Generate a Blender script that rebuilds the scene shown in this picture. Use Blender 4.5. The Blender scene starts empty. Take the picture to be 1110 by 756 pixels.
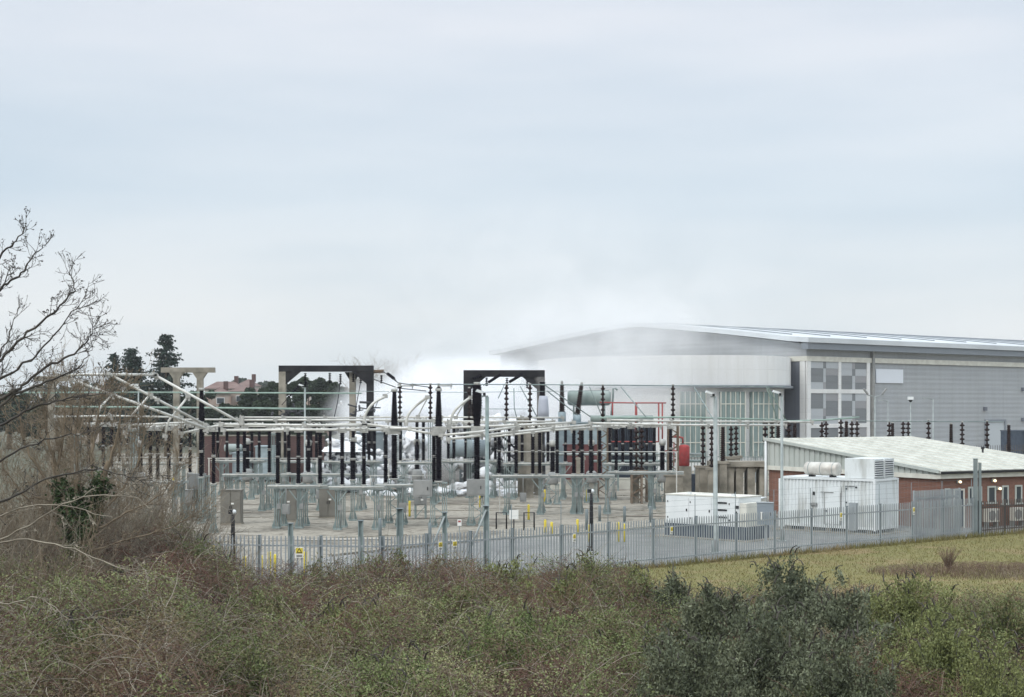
import bpy, math, random
import numpy as np
from mathutils import Vector, Matrix
R = math.radians
rnd = random.Random(7)
rng = np.random.default_rng(7)
sc = bpy.context.scene
C = sc.collection
# ---------------------------------------------------------------- camera numbers (pixels of the 1110x756 photograph)
F, H, HY = 1670.0, 7.5, 439.0
def W(px, py, Y): return Vector(((px-555)/F*Y, Y, H-(py-HY)/F*Y))
def G(px, py):
    Y = H*F/(py-HY); return Vector(((px-555)/F*Y, Y, 0))
def X(px, Y): return (px-555)/F*Y
def Zt(py, Y): return H-(py-HY)/F*Y

# ---------------------------------------------------------------- materials
def mat(name, col, rough=.8, metal=0, col2=None, scale=3., amt=.5, bump=0., bscale=None, detail=6, lo=.35, hi=.65, stretch=None, spec=.3, trans=0):
    m = bpy.data.materials.new(name); m.use_nodes = True
    nt = m.node_tree; N = nt.nodes; L = nt.links
    b = N['Principled BSDF']
    b.inputs['Roughness'].default_value = rough; b.inputs['Metallic'].default_value = metal
    b.inputs['Specular IOR Level'].default_value = spec
    if trans: b.inputs['Transmission Weight'].default_value = trans
    c1 = (*col, 1)
    b.inputs['Base Color'].default_value = c1
    tc = N.new('ShaderNodeTexCoord'); mp = N.new('ShaderNodeMapping')
    L.new(tc.outputs['Object'], mp.inputs[0])
    if stretch: mp.inputs['Scale'].default_value = stretch
    if col2 is not None:
        n = N.new('ShaderNodeTexNoise'); n.inputs['Scale'].default_value = scale; n.inputs['Detail'].default_value = detail
        r = N.new('ShaderNodeValToRGB'); r.color_ramp.elements[0].position = lo; r.color_ramp.elements[1].position = hi
        r.color_ramp.elements[0].color = c1; r.color_ramp.elements[1].color = (*col2, 1)
        L.new(mp.outputs[0], n.inputs['Vector']); L.new(n.outputs[0], r.inputs[0]); L.new(r.outputs[0], b.inputs['Base Color'])
    if bump:
        n2 = N.new('ShaderNodeTexNoise'); n2.inputs['Scale'].default_value = bscale or scale*4; n2.inputs['Detail'].default_value = 4
        bp = N.new('ShaderNodeBump'); bp.inputs['Strength'].default_value = bump; bp.inputs['Distance'].default_value = .05
        L.new(mp.outputs[0], n2.inputs['Vector']); L.new(n2.outputs[0], bp.inputs['Height']); L.new(bp.outputs[0], b.inputs['Normal'])
    return m

def mix3(m, cols, scales=(.02, .4), zed=None):
    """replace base colour by a two-scale noise blend of several colours"""
    nt = m.node_tree; N = nt.nodes; L = nt.links; b = N['Principled BSDF']
    tc = N.new('ShaderNodeTexCoord')
    n1 = N.new('ShaderNodeTexNoise'); n1.inputs['Scale'].default_value = scales[0]; n1.inputs['Detail'].default_value = 5; n1.inputs['Roughness'].default_value = .6
    n2 = N.new('ShaderNodeTexNoise'); n2.inputs['Scale'].default_value = scales[1]; n2.inputs['Detail'].default_value = 8; n2.inputs['Roughness'].default_value = .7
    L.new(tc.outputs['Object'], n1.inputs['Vector']); L.new(tc.outputs['Object'], n2.inputs['Vector'])
    ad = N.new('ShaderNodeMath'); ad.operation = 'MULTIPLY_ADD'; ad.inputs[1].default_value = .45
    L.new(n2.outputs[0], ad.inputs[0]); 
    mm = N.new('ShaderNodeMath'); mm.operation = 'MULTIPLY'; mm.inputs[1].default_value = .55
    L.new(n1.outputs[0], mm.inputs[0]); L.new(mm.outputs[0], ad.inputs[2])
    r = N.new('ShaderNodeValToRGB'); e = r.color_ramp.elements
    k = len(cols)
    while len(e) < k: e.new(.5)
    for i, c in enumerate(cols):
        e[i].position = .36 + .28*i/(k-1); e[i].color = (*c, 1)
    L.new(ad.outputs[0], r.inputs[0]); L.new(r.outputs[0], b.inputs['Base Color'])
    return m

M = {}
M['steel'] = mat('galvanised_steel', (.24,.27,.265), .55, .3, (.38,.41,.40), 1.5, bump=.1)
M['steel_green'] = mat('weathered_green_steel', (.17,.22,.215), .6, .2, (.29,.34,.33), 2)
M['fence'] = mat('fence_galvanised', (.27,.295,.31), .6, .1, (.36,.385,.395), .8)
M['fence_post'] = mat('fence_post_steel', (.15,.18,.19), .6, .1, (.23,.265,.27), .8)
M['fence_dark'] = mat('brown_steel', (.075,.065,.06), .7, .1, (.11,.095,.085), 1)
M['alu'] = mat('aluminium_tube', (.52,.51,.47), .5, .2, (.68,.67,.63), 1.2)
M['clamp'] = mat('cast_clamp', (.30,.30,.28), .6, .3, (.46,.45,.42), 3)
M['porc'] = mat('dark_porcelain', (.006,.005,.009), .8, 0, (.012,.010,.015), 2, spec=.04)
M['bead'] = mat('brown_porcelain', (.016,.010,.010), .7, 0, (.032,.02,.019), 2, spec=.06)
M['beadcap'] = mat('insulator_cap', (.20,.18,.17), .6, .3)
M['conc'] = mat('weathered_concrete', (.17,.155,.125), .9, 0, (.33,.30,.25), 1.1, bump=.3, bscale=6)
M['conc_burnt'] = mat('sooty_concrete', (.008,.008,.011), .97, 0, (.03,.028,.03), .8, bump=.3, bscale=6)
M['conc_half'] = mat('partly_sooted_concrete', (.02,.02,.023), .95, 0, (.26,.25,.24), .35, lo=.48, hi=.62)
M['cab'] = mat('brown_grey_cabinet', (.155,.145,.125), .6, 0, (.20,.19,.165), 1.2)
M['cab2'] = mat('grey_cabinet', (.22,.225,.22), .5, .1, (.30,.30,.29), 1.2)
M['white'] = mat('white_paint', (.72,.74,.74), .5, 0, (.60,.63,.63), .9, lo=.4, hi=.75)
M['white_dirty'] = mat('stained_white_paint', (.68,.71,.71), .55, 0, (.36,.36,.33), 1.6, lo=.5, hi=.78, stretch=(1,1,.25))
M['navy'] = mat('dark_blue_paint', (.035,.05,.075), .6, 0, (.06,.075,.10), 2)
M['red'] = mat('red_paint', (.36,.045,.045), .6, 0, (.24,.04,.04), 2)
M['redpipe'] = mat('red_pipe_paint', (.30,.065,.06), .6)
M['yellow'] = mat('yellow_paint', (.72,.58,.06), .6, 0, (.60,.47,.06), 4)
M['black'] = mat('black_metal', (.02,.02,.023), .6)
M['tx'] = mat('transformer_grey', (.26,.31,.33), .6, 0, (.17,.20,.22), 1., lo=.4, hi=.7)
M['tx_green'] = mat('pale_green_paint', (.30,.34,.325), .6, 0, (.22,.27,.25), 1.)
M['pipe_green'] = mat('verdigris_copper', (.33,.44,.38), .7, 0, (.24,.32,.28), 1.)
M['tx_blue'] = mat('pale_blue_paint', (.33,.40,.43), .6, 0, (.25,.30,.32), 1.5)
M['foam'] = mat('fire_foam', (.85,.86,.88), .9, 0, (.78,.79,.81), 3, bump=.6, bscale=5)
M['soot'] = mat('burnt_metal', (.02,.02,.024), .9, 0, (.10,.10,.11), 2.)
M['rust'] = mat('rusty_lattice', (.13,.085,.055), .85, 0, (.22,.18,.14), 2.)
M['sign_w'] = mat('white_sign_plate', (.75,.74,.70), .5)
M['glass'] = mat('window_glass', (.05,.06,.07), .15, 0, spec=.5)
M['curtain'] = mat('green_tinted_glazing', (.15,.205,.20), .35, 0, (.27,.335,.32), 1.5, stretch=(6,6,.2))
M['cream'] = mat('cream_fascia', (.66,.65,.58), .6, 0, (.56,.54,.48), 1.5)
M['clad_grey'] = mat('pale_green_grey_cladding', (.40,.43,.40), .6, 0, (.47,.49,.46), .8)
M['bark'] = mat('bare_bark', (.15,.115,.08), .9, 0, (.27,.215,.15), 2.)
M['bark_pale'] = mat('pale_bramble_cane', (.34,.30,.235), .85, 0, (.20,.17,.13), 1.)
M['bark_dark'] = mat('dark_twig', (.045,.04,.036), .9, 0, (.09,.078,.065), 1.5)
M['conifer'] = mat('conifer_needles', (.018,.032,.026), .9, 0, (.035,.052,.04), .5)
M['evergreen'] = mat('dark_evergreen_leaf', (.02,.034,.018), .9, 0, (.045,.062,.035), .25)
M['ivy'] = mat('ivy_leaf', (.025,.045,.016), .7, 0, (.05,.075,.028), 1.5)
M['roof_tile'] = mat('red_roof_tile', (.15,.095,.085), .9, 0, (.20,.14,.125), .6)
M['house_wall'] = mat('house_render', (.42,.38,.34), .9, 0, (.30,.20,.16), .12, lo=.45, hi=.55)
M['wh_grey'] = mat('warehouse_grey_cladding', (.37,.385,.40), .55)
M['wh_dark'] = mat('warehouse_dark_panel', (.14,.15,.18), .55)
M['wh_fascia'] = mat('warehouse_fascia', (.20,.22,.245), .5)
M['wh_roof'] = mat('warehouse_roof_sheet', (.58,.61,.63), .5, 0, (.45,.47,.49), .12, stretch=(1,1,1))
M['drum'] = mat('white_render_drum', (.78,.78,.77), .7, 0, (.70,.70,.69), .08)

# horizontal ribs on the warehouse cladding
def ribs(m, freq, strength, axis='Z', dist=.06):
    nt = m.node_tree; N = nt.nodes; L = nt.links; b = N['Principled BSDF']
    tc = N.new('ShaderNodeTexCoord'); w = N.new('ShaderNodeTexWave'); w.wave_type = 'BANDS'; w.bands_direction = axis
    w.inputs['Scale'].default_value = freq; w.inputs['Distortion'].default_value = 0
    L.new(tc.outputs['Object'], w.inputs['Vector'])
    bp = N.new('ShaderNodeBump'); bp.inputs['Strength'].default_value = strength; bp.inputs['Distance'].default_value = dist
    L.new(w.outputs['Fac'], bp.inputs['Height']); L.new(bp.outputs[0], b.inputs['Normal'])
def panels(m, bw, bh, mort, dark=.72, zs=1.):
    nt = m.node_tree; N = nt.nodes; L = nt.links; b = N['Principled BSDF']; src = b.inputs['Base Color'].links
    tc = N.new('ShaderNodeTexCoord'); sx_ = N.new('ShaderNodeSeparateXYZ'); cb = N.new('ShaderNodeCombineXYZ'); L.new(tc.outputs['Object'], sx_.inputs[0])
    L.new(sx_.outputs[0], cb.inputs[0]); L.new(sx_.outputs[2], cb.inputs[1]); br = N.new('ShaderNodeTexBrick'); L.new(cb.outputs[0], br.inputs['Vector']); br.offset = 0
    br.inputs['Color1'].default_value = (1,1,1,1); br.inputs['Color2'].default_value = (.93,.93,.94,1); br.inputs['Mortar'].default_value = (dark,dark,dark,1)
    br.inputs['Scale'].default_value = 1; br.inputs['Brick Width'].default_value = bw; br.inputs['Row Height'].default_value = bh; br.inputs['Mortar Size'].default_value = mort; br.inputs['Mortar Smooth'].default_value = .3
    mp = N.new('ShaderNodeMapping'); mp.inputs['Scale'].default_value = (1.3,1.3,.08); L.new(tc.outputs['Object'], mp.inputs[0]); n = N.new('ShaderNodeTexNoise'); n.inputs['Scale'].default_value = 1.; n.inputs['Detail'].default_value = 6; L.new(mp.outputs[0], n.inputs['Vector'])
    rr = N.new('ShaderNodeValToRGB'); rr.color_ramp.elements[0].position = .3; rr.color_ramp.elements[1].position = .6; rr.color_ramp.elements[0].color = (.92,.915,.90,1); L.new(n.outputs[0], rr.inputs[0])
    m1 = N.new('ShaderNodeMix'); m1.data_type = 'RGBA'; m1.blend_type = 'MULTIPLY'; m1.inputs[0].default_value = 1; m2 = N.new('ShaderNodeMix'); m2.data_type = 'RGBA'; m2.blend_type = 'MULTIPLY'; m2.inputs[0].default_value = 1
    L.new(br.outputs[0], m1.inputs[6]); L.new(rr.outputs[0], m1.inputs[7]); L.new(m1.outputs[2], m2.inputs[6])
    if src: L.new(src[0].from_socket, m2.inputs[7])
    else: m2.inputs[7].default_value = b.inputs['Base Color'].default_value
    L.new(m2.outputs[2], b.inputs['Base Color'])
ribs(M['wh_grey'], .5, .35, 'Z', .05); panels(M['wh_grey'], 4.6, .45, .035, .86); panels(M['drum'], 3.0, 1.65, .03, .84); panels(M['wh_dark'], 1.2, 20, .03, .8)
def brickmat(name, c1, c2, cm, sx=1.):
    m = bpy.data.materials.new(name); m.use_nodes = True
    nt = m.node_tree; N = nt.nodes; L = nt.links; b = N['Principled BSDF']; b.inputs['Roughness'].default_value = .9
    tc = N.new('ShaderNodeTexCoord'); sx_ = N.new('ShaderNodeSeparateXYZ'); cb = N.new('ShaderNodeCombineXYZ')
    L.new(tc.outputs['Object'], sx_.inputs[0])
    ad = N.new('ShaderNodeMath'); ad.operation = 'ADD'; L.new(sx_.outputs[0], ad.inputs[0]); L.new(sx_.outputs[1], ad.inputs[1])
    L.new(ad.outputs[0], cb.inputs[0]); L.new(sx_.outputs[2], cb.inputs[1])
    br = N.new('ShaderNodeTexBrick'); L.new(cb.outputs[0], br.inputs['Vector'])
    br.inputs['Color1'].default_value = (*c1,1); br.inputs['Color2'].default_value = (*c2,1); br.inputs['Mortar'].default_value = (*cm,1)
    br.inputs['Scale'].default_value = 1; br.inputs['Brick Width'].default_value = .225; br.inputs['Row Height'].default_value = .075; br.inputs['Mortar Size'].default_value = .008
    n = N.new('ShaderNodeTexNoise'); n.inputs['Scale'].default_value = .6; n.inputs['Detail'].default_value = 6; L.new(tc.outputs['Object'], n.inputs['Vector'])
    mx = N.new('ShaderNodeMix'); mx.data_type = 'RGBA'; mx.blend_type = 'MULTIPLY'; mx.inputs[0].default_value = .6
    rr = N.new('ShaderNodeValToRGB'); rr.color_ramp.elements[0].color = (.6,.6,.6,1); rr.color_ramp.elements[1].color = (1.2,1.15,1.1,1)
    L.new(n.outputs[0], rr.inputs[0]); L.new(br.outputs[0], mx.inputs[6]); L.new(rr.outputs[0], mx.inputs[7]); L.new(mx.outputs[2], b.inputs['Base Color'])
    return m
M['brick'] = brickmat('red_brick', (.17,.065,.045), (.23,.095,.065), (.20,.16,.13))
M['brick_far'] = brickmat('dark_red_brick', (.085,.045,.042), (.12,.06,.055), (.11,.085,.08))
# ground sheets
M['gravel'] = mix3(mat('buff_gravel', (.3,.28,.24), .95, bump=.5, bscale=12), [(.085,.075,.06), (.20,.18,.148), (.33,.30,.25), (.14,.12,.098)], (.2, 1.6))
M['asphalt'] = mix3(mat('worn_grey_asphalt', (.2,.2,.2), .9, bump=.3, bscale=15), [(.11,.11,.108), (.195,.193,.185), (.29,.28,.26)], (.18, 1.3))
M['grass'] = mix3(mat('dry_winter_grass', (.1,.1,.05), .95, bump=.25, bscale=5), [(.125,.125,.042), (.19,.16,.062), (.155,.145,.05), (.225,.165,.082), (.14,.135,.045)], (.07, .4))
M['earth'] = mix3(mat('earth_with_painted_shade', (.05,.045,.035), .95, bump=.6, bscale=4), [(.012,.010,.008), (.03,.025,.018), (.024,.027,.014)], (.1, 1.))  # soil, coloured near black to deepen the shade in the thicket's hollows
M['land'] = mix3(mat('far_fields', (.07,.08,.05), .95), [(.05,.06,.035), (.09,.09,.06), (.12,.11,.09)], (.01, .1))
# foliage: colour drifts from plant to plant
M['leaf_mix'] = mix3(mat('bramble_leaf', (.06,.08,.03), .75), [(.08,.05,.035), (.17,.135,.07), (.105,.14,.045), (.215,.23,.10), (.28,.25,.135)], (.16, 9.))
M['leaf_dark'] = mix3(mat('grey_green_leaf', (.05,.06,.04), .7), [(.045,.055,.032), (.12,.135,.08), (.31,.33,.22)], (.5, 12.))
M['leaf_lime'] = mix3(mat('olive_leaf', (.09,.1,.03), .7), [(.07,.085,.03), (.19,.21,.075), (.32,.32,.14)], (.5, 12.))
M['leaf_green'] = mix3(mat('bright_bramble_leaf', (.09,.1,.03), .7), [(.06,.085,.03), (.15,.19,.065), (.27,.31,.13)], (.5, 12.))
M['stem_mix'] = mix3(mat('bramble_stem', (.1,.06,.045), .9), [(.085,.045,.035), (.20,.135,.10), (.14,.10,.07), (.36,.30,.22)], (.2, 6.))
M['stem_red'] = mix3(mat('russet_stem', (.12,.05,.035), .9), [(.06,.03,.024), (.17,.085,.065), (.11,.06,.045), (.27,.17,.13)], (.2, 6.))
M['grass_blade'] = mix3(mat('dry_grass_blade', (.2,.17,.07), .9), [(.13,.13,.045), (.20,.17,.068), (.16,.15,.053), (.235,.18,.088), (.145,.14,.048)], (.07, .5))

# ---------------------------------------------------------------- mesh builder
class MB:
    def __init__(s): s.v = []; s.f = []; s.sm = []
    def add(s, vs, fs, smooth=False):
        k = len(s.v); s.v += [tuple(v) for v in vs]; s.f += [tuple(i+k for i in f) for f in fs]; s.sm += [smooth]*len(fs)
        return s
    def box(s, c, d, rz=0, M_=None):
        x, y, z = d[0]/2, d[1]/2, d[2]/2
        vs = [Vector((a, b, e)) for e in (-z, z) for b in (-y, y) for a in (-x, x)]
        if M_ is None: M_ = Matrix.Rotation(rz, 3, 'Z')
        vs = [M_ @ v + Vector(c) for v in vs]
        return s.add(vs, [(0,2,3,1),(4,5,7,6),(0,1,5,4),(2,6,7,3),(0,4,6,2),(1,3,7,5)])
    def bar(s, a, b, w, h=None):
        a = Vector(a); b = Vector(b); d = b-a; L = d.length
        if L < 1e-6: return s
        q = d.to_track_quat('X', 'Z').to_matrix()
        return s.box((a+b)/2, (L, w, h or w), M_=q)
    def lathe(s, prof, n=10, base=(0,0,0), axis=None, smooth=True, caps=True):
        q = Matrix.Identity(3) if axis is None else Vector(axis).to_track_quat('Z', 'Y').to_matrix()
        vs = []; fs = []
        for z, r in prof:
            for i in range(n):
                a = 2*math.pi*i/n; vs.append(q @ Vector((r*math.cos(a), r*math.sin(a), z)) + Vector(base))
        for j in range(len(prof)-1):
            for i in range(n):
                fs.append((j*n+i, j*n+(i+1) % n, (j+1)*n+(i+1) % n, (j+1)*n+i))
        s.add(vs, fs, smooth)
        if caps:
            k = len(s.v)-len(vs); s.f += [tuple(k+i for i in range(n))[::-1], tuple(k+(len(prof)-1)*n+i for i in range(n))]; s.sm += [False]*2
        return s
    def cyl(s, a, b, r, n=10, r2=None):
        a = Vector(a); b = Vector(b); d = b-a
        return s.lathe([(0, r), (d.length, r if r2 is None else r2)], n, a, d)
    def tube(s, pts, r, n=6, r2=None):
        pts = [Vector(p) for p in pts]; m = len(pts); r2 = r if r2 is None else r2
        vs = []; fs = []
        for j, p in enumerate(pts):
            d = (pts[min(j+1, m-1)]-pts[max(j-1, 0)])
            q = d.to_track_quat('Z', 'Y').to_matrix(); rr = r+(r2-r)*j/(m-1)
            for i in range(n):
                a = 2*math.pi*i/n; vs.append(q @ Vector((rr*math.cos(a), rr*math.sin(a), 0)) + p)
        for j in range(m-1):
            for i in range(n): fs.append((j*n+i, j*n+(i+1) % n, (j+1)*n+(i+1) % n, (j+1)*n+i))
        s.add(vs, fs, True)
        k = len(s.v)-len(vs); s.f += [tuple(k+i for i in range(n))[::-1], tuple(k+(m-1)*n+i for i in range(n))]; s.sm += [False]*2
        return s
    def prism(s, poly, z0, z1):
        n = len(poly); vs = [(p[0], p[1], z0) for p in poly]+[(p[0], p[1], z1) for p in poly]
        return s.add(vs, [tuple(range(n))[::-1], tuple(range(n, 2*n))]+[(i, (i+1) % n, n+(i+1) % n, n+i) for i in range(n)])
    def blob(s, c, r, seed=0, n=14, lump=.25, sq=(1,1,1)):
        rr = random.Random(seed); ph = [(rr.uniform(0,6), rr.uniform(1.5,4), rr.uniform(0,6), rr.uniform(1.5,4)) for _ in range(4)]
        vs = []; fs = []
        for j in range(n+1):
            t = math.pi*j/n
            for i in range(n*2):
                a = math.pi*i/n
                d = Vector((math.sin(t)*math.cos(a), math.sin(t)*math.sin(a), math.cos(t)))
                k = 1+lump*sum(math.sin(p[1]*d.x*2+p[0])*math.sin(p[3]*d.z*2+p[2]+d.y*3) for p in ph)/2
                vs.append(Vector(c)+Vector((d.x*r*k*sq[0], d.y*r*k*sq[1], d.z*r*k*sq[2])))
        for j in range(n):
            for i in range(n*2): fs.append((j*2*n+i, (j+1)*2*n+i, (j+1)*2*n+(i+1) % (2*n), j*2*n+(i+1) % (2*n)))
        return s.add(vs, fs, True)
    def mesh(s, name, m):
        me = bpy.data.meshes.new(name); me.from_pydata(s.v, [], s.f); me.materials.append(m)
        me.polygons.foreach_set('use_smooth', s.sm); me.update(); return me
    def build(s, name, m, parent=None, **kw):
        o = bpy.data.objects.new(name, s.mesh(name, m)); C.objects.link(o); o.parent = parent
        for k, v in kw.items(): o[k] = v
        return o
def npmesh(name, v, f, m):
    """v (n,3) float, f (m,k) int"""
    me = bpy.data.meshes.new(name); k = f.shape[1]
    me.vertices.add(len(v)); me.vertices.foreach_set('co', v.astype(np.float32).ravel())
    me.loops.add(f.size); me.loops.foreach_set('vertex_index', f.astype(np.int32).ravel())
    me.polygons.add(len(f)); me.polygons.foreach_set('loop_start', np.arange(0, f.size, k, dtype=np.int32))
    me.update(calc_edges=True); me.materials.append(m); return me
def obj(name, me, parent=None, **kw):
    o = bpy.data.objects.new(name, me); C.objects.link(o); o.parent = parent
    for k, v in kw.items(): o[k] = v
    return o
def thing(name, label, cat, loc=(0,0,0), rz=0, group=None):
    o = bpy.data.objects.new(name, None); C.objects.link(o); o.location = loc; o.rotation_euler = (0,0,rz)
    o.empty_display_size = .2
    o['label'] = label; o['category'] = cat
    if group: o['group'] = group
    return o
def tag(o, label, cat, group=None):
    o['label'] = label; o['category'] = cat
    if group: o['group'] = group
    return o
def struct(o): o['kind'] = 'structure'; return o
def _copy(o, parent):
    c = o.copy(); C.objects.link(c); c.parent = parent
    for ch in o.children: _copy(ch, c)
    return c
def dup(root, loc, rz=None, label=None, group=None, scale=None):
    c = _copy(root, None); c.location = loc
    if rz is not None: c.rotation_euler = (0,0,rz)
    if label: c['label'] = label
    if group: c['group'] = group
    if scale: c.scale = scale
    return c
# strands: list of (pts array (k,3), r0, r1) -> one mesh of 3-sided tubes
def strands_mesh(name, st, m, n=3):
    V = []; Fc = []; base = 0
    for pts, r0, r1 in st:
        p = np.asarray(pts, float); k = len(p)
        d = np.gradient(p, axis=0); d /= np.linalg.norm(d, axis=1)[:, None]+1e-9
        up = np.array([.13, .2, .97]) if abs(d[0][2]) < .9 else np.array([1, .1, 0.])
        a = np.cross(d, up); a /= np.linalg.norm(a, axis=1)[:, None]+1e-9; b = np.cross(d, a)
        rr = np.linspace(r0, r1, k)[:, None]
        for i in range(n):
            t = 2*math.pi*i/n; V.append(p+rr*(a*math.cos(t)+b*math.sin(t)))
        j = np.arange(k-1)
        for i in range(n):
            i2 = (i+1) % n
            Fc.append(np.stack([base+i*k+j, base+i2*k+j, base+i2*k+j+1, base+i*k+j+1], 1))
        base += n*k
    return npmesh(name, np.concatenate(V), np.concatenate(Fc), m)
def leaves_arr(P, size, flat=.0, asp=.55):
    """a bent-free rhombic leaf at each point"""
    n = len(P); d = rng.normal(size=(n,3)); d[:, 2] = d[:, 2]*.7+.2; d /= np.linalg.norm(d, axis=1)[:, None]
    e = rng.normal(size=(n,3)); e -= (e*d).sum(1)[:, None]*d; e /= np.linalg.norm(e, axis=1)[:, None]
    s = (size*rng.uniform(.55, 1.35, n))[:, None]
    v = np.stack([P-d*s*.5, P+e*s*asp*.5, P+d*s*.5, P-e*s*asp*.5], 1).reshape(-1, 3)
    return v, np.arange(4*n).reshape(-1, 4)
def leaves_mesh(name, P, size, m, asp=.55):
    v, f = leaves_arr(np.asarray(P, float), size, asp=asp); return npmesh(name, v, f, m)
# ---------------------------------------------------------------- world, sun, camera
SUN_EL, SUN_AZ = R(38), R(215)
w = bpy.data.worlds.new('World'); sc.world = w; w.use_nodes = True
nt = w.node_tree; N = nt.nodes; L = nt.links; bg = N['Background']
sky = N.new('ShaderNodeTexSky'); sky.sky_type = 'NISHITA'; sky.sun_disc = False; sky.sun_elevation = SUN_EL; sky.sun_rotation = SUN_AZ
sky.dust_density = 3
tc = N.new('ShaderNodeTexCoord'); sp = N.new('ShaderNodeSeparateXYZ'); L.new(tc.outputs['Generated'], sp.inputs[0])
mp = N.new('ShaderNodeMapping'); mp.inputs['Scale'].default_value = (1.2, 1.2, 7.0); L.new(tc.outputs['Generated'], mp.inputs[0])
ns = N.new('ShaderNodeTexNoise'); ns.inputs['Scale'].default_value = 1.7; ns.inputs['Detail'].default_value = 4; ns.inputs['Roughness'].default_value = .5
L.new(mp.outputs[0], ns.inputs['Vector'])
cr = N.new('ShaderNodeValToRGB')      # cloud colour: cool hollows, paler billows
cr.color_ramp.elements[0].position = .39; cr.color_ramp.elements[0].color = (.59,.675,.75,1)
cr.color_ramp.elements[1].position = .61; cr.color_ramp.elements[1].color = (.705,.76,.81,1)
L.new(ns.outputs[0], cr.inputs[0])
gr = N.new('ShaderNodeValToRGB')      # pale towards the horizon, brighter overhead as an overcast sky is
e = gr.color_ramp.elements; e[0].position = 0; e[0].color = (1.10,1.04,.985,1); e[1].position = 1; e[1].color = (2.7,2.65,2.6,1)
for p_, c_ in ((.06,(1.06,1.02,.98,1)), (.13,(.93,.955,.975,1)), (.25,(1.02,.99,1.0,1)), (.45,(1.8,1.78,1.75,1))):
    q_ = e.new(p_); q_.color = c_
L.new(sp.outputs['Z'], gr.inputs[0])
mu = N.new('ShaderNodeMix'); mu.data_type = 'RGBA'; mu.blend_type = 'MULTIPLY'; mu.inputs[0].default_value = 1; mu.clamp_result = False
L.new(cr.outputs[0], mu.inputs[6]); L.new(gr.outputs[0], mu.inputs[7])
scl = N.new('ShaderNodeVectorMath'); scl.operation = 'SCALE'; scl.inputs['Scale'].default_value = 8.7
L.new(mu.outputs[2], scl.inputs[0])
mx = N.new('ShaderNodeMix'); mx.data_type = 'RGBA'; mx.inputs[0].default_value = .93; mx.clamp_result = False
L.new(sky.outputs[0], mx.inputs[6]); L.new(scl.outputs[0], mx.inputs[7]); L.new(mx.outputs[2], bg.inputs[0])
bg.inputs[1].default_value = .10
sl = bpy.data.lights.new('sun', 'SUN'); sl.energy = .9; sl.angle = R(20); sl.color = (1,.97,.92)
so = bpy.data.objects.new('sun', sl); C.objects.link(so); so.rotation_euler = (R(90)-SUN_EL, 0, math.pi-SUN_AZ); so.location = (-40,-40,60)
cam = bpy.data.cameras.new('camera'); co = bpy.data.objects.new('camera', cam); C.objects.link(co)
co.location = (0,0,H); co.rotation_euler = (R(90),0,0); cam.sensor_width = 36; cam.lens = 36*F/1110; cam.shift_y = (HY-378)/1110
cam.clip_end = 6000; cam.clip_start = .3; sc.camera = co
sc.view_settings.view_transform = 'Standard'; sc.view_settings.look = 'None'; sc.view_settings.exposure = .40; sc.view_settings.gamma = 1
cy = sc.cycles; cy.volume_bounces = 7; cy.max_bounces = 9; cy.diffuse_bounces = 2; cy.glossy_bounces = 2; cy.transmission_bounces = 4
cy.volume_step_rate = 2.0; cy.volume_max_steps = 128; cy.use_adaptive_sampling = True; cy.use_denoising = True; cy.denoising_prefilter = 'ACCURATE'; cy.denoising_input_passes = 'RGB_ALBEDO_NORMAL'

# ---------------------------------------------------------------- ground
def terr(x, y):
    t = np.clip((24-y)/22, 0, 1); t = t*t*(3-2*t)
    return 5.8*t
gx = np.concatenate([np.linspace(-2500,-120,8), np.linspace(-100,100,81), np.linspace(120,2500,8)])
gy = np.concatenate([np.linspace(-400,-20,6), np.linspace(-15,60,61), np.linspace(70,400,12), np.linspace(500,5000,8)])
gX, gY = np.meshgrid(gx, gy); gZ = terr(gX, gY)
v = np.stack([gX.ravel(), gY.ravel(), gZ.ravel()], 1); nx = len(gx)
f = np.array([(j*nx+i, j*nx+i+1, (j+1)*nx+i+1, (j+1)*nx+i) for j in range(len(gy)-1) for i in range(nx-1)])
M['damp'] = mix3(mat('damp_gravel', (.15,.13,.1), .9, bump=.4, bscale=10), [(.13,.11,.09),(.22,.19,.155),(.17,.145,.12)], (.5,3.)); M['palestone'] = mix3(mat('pale_gravel', (.3,.28,.25), .9, bump=.4, bscale=10), [(.30,.27,.23),(.40,.365,.31)], (.5,3.))
g = struct(obj('ground', npmesh('ground', v, f, M['land'])))
g.data.polygons.foreach_set('use_smooth', [True]*len(g.data.polygons))
def sheet(name, pts, z, m):
    b = MB(); b.add([(p[0], p[1], z) for p in pts], [tuple(range(len(pts)))]); return struct(b.build(name, m))
FEN = [Vector((-26,67.5,0)), Vector((-12.8,62.8,0)), Vector((-5.2,61.8,0)), Vector((0.1,65.9,0)), Vector((26.3,87.6,0))]
FEN_R = Vector((60, 113.5, 0))
sheet('gravel_yard', [(-24,80), (-19,66), (-12.8,62.8), (-5.2,61.8), (0.1,65.9), (26.3,87.6), (60,113.5), (110,150), (110,240), (-62,240), (-31,108)], .006, M['gravel'])
sheet('access_road', [FEN[2][:2], FEN[3][:2], FEN[4][:2], (60,113.5), (50,118), (30,118), (24.5,108), (13,99), (6,91), (-2,84.5), (-9,76), (-12.6,63.1)], .012, M['asphalt'])
sheet('grass_verge', [(-3.5,44), (0.0,65.5), (26.3,87.2), (60,113.1), (120,160), (160,120), (120,44)], .010, M['grass'])
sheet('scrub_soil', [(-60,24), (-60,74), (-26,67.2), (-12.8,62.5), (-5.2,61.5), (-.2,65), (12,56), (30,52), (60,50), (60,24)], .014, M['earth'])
# kerb between road and gravel
kb = MB(); kp = [(-9,76), (-2,84.5), (6,91), (13,99), (24.5,108)]
for a, b_ in zip(kp, kp[1:]): kb.bar((*a,.06), (*b_,.06), .15, .12)
struct(kb.build('kerb', M['conc']))
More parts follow.
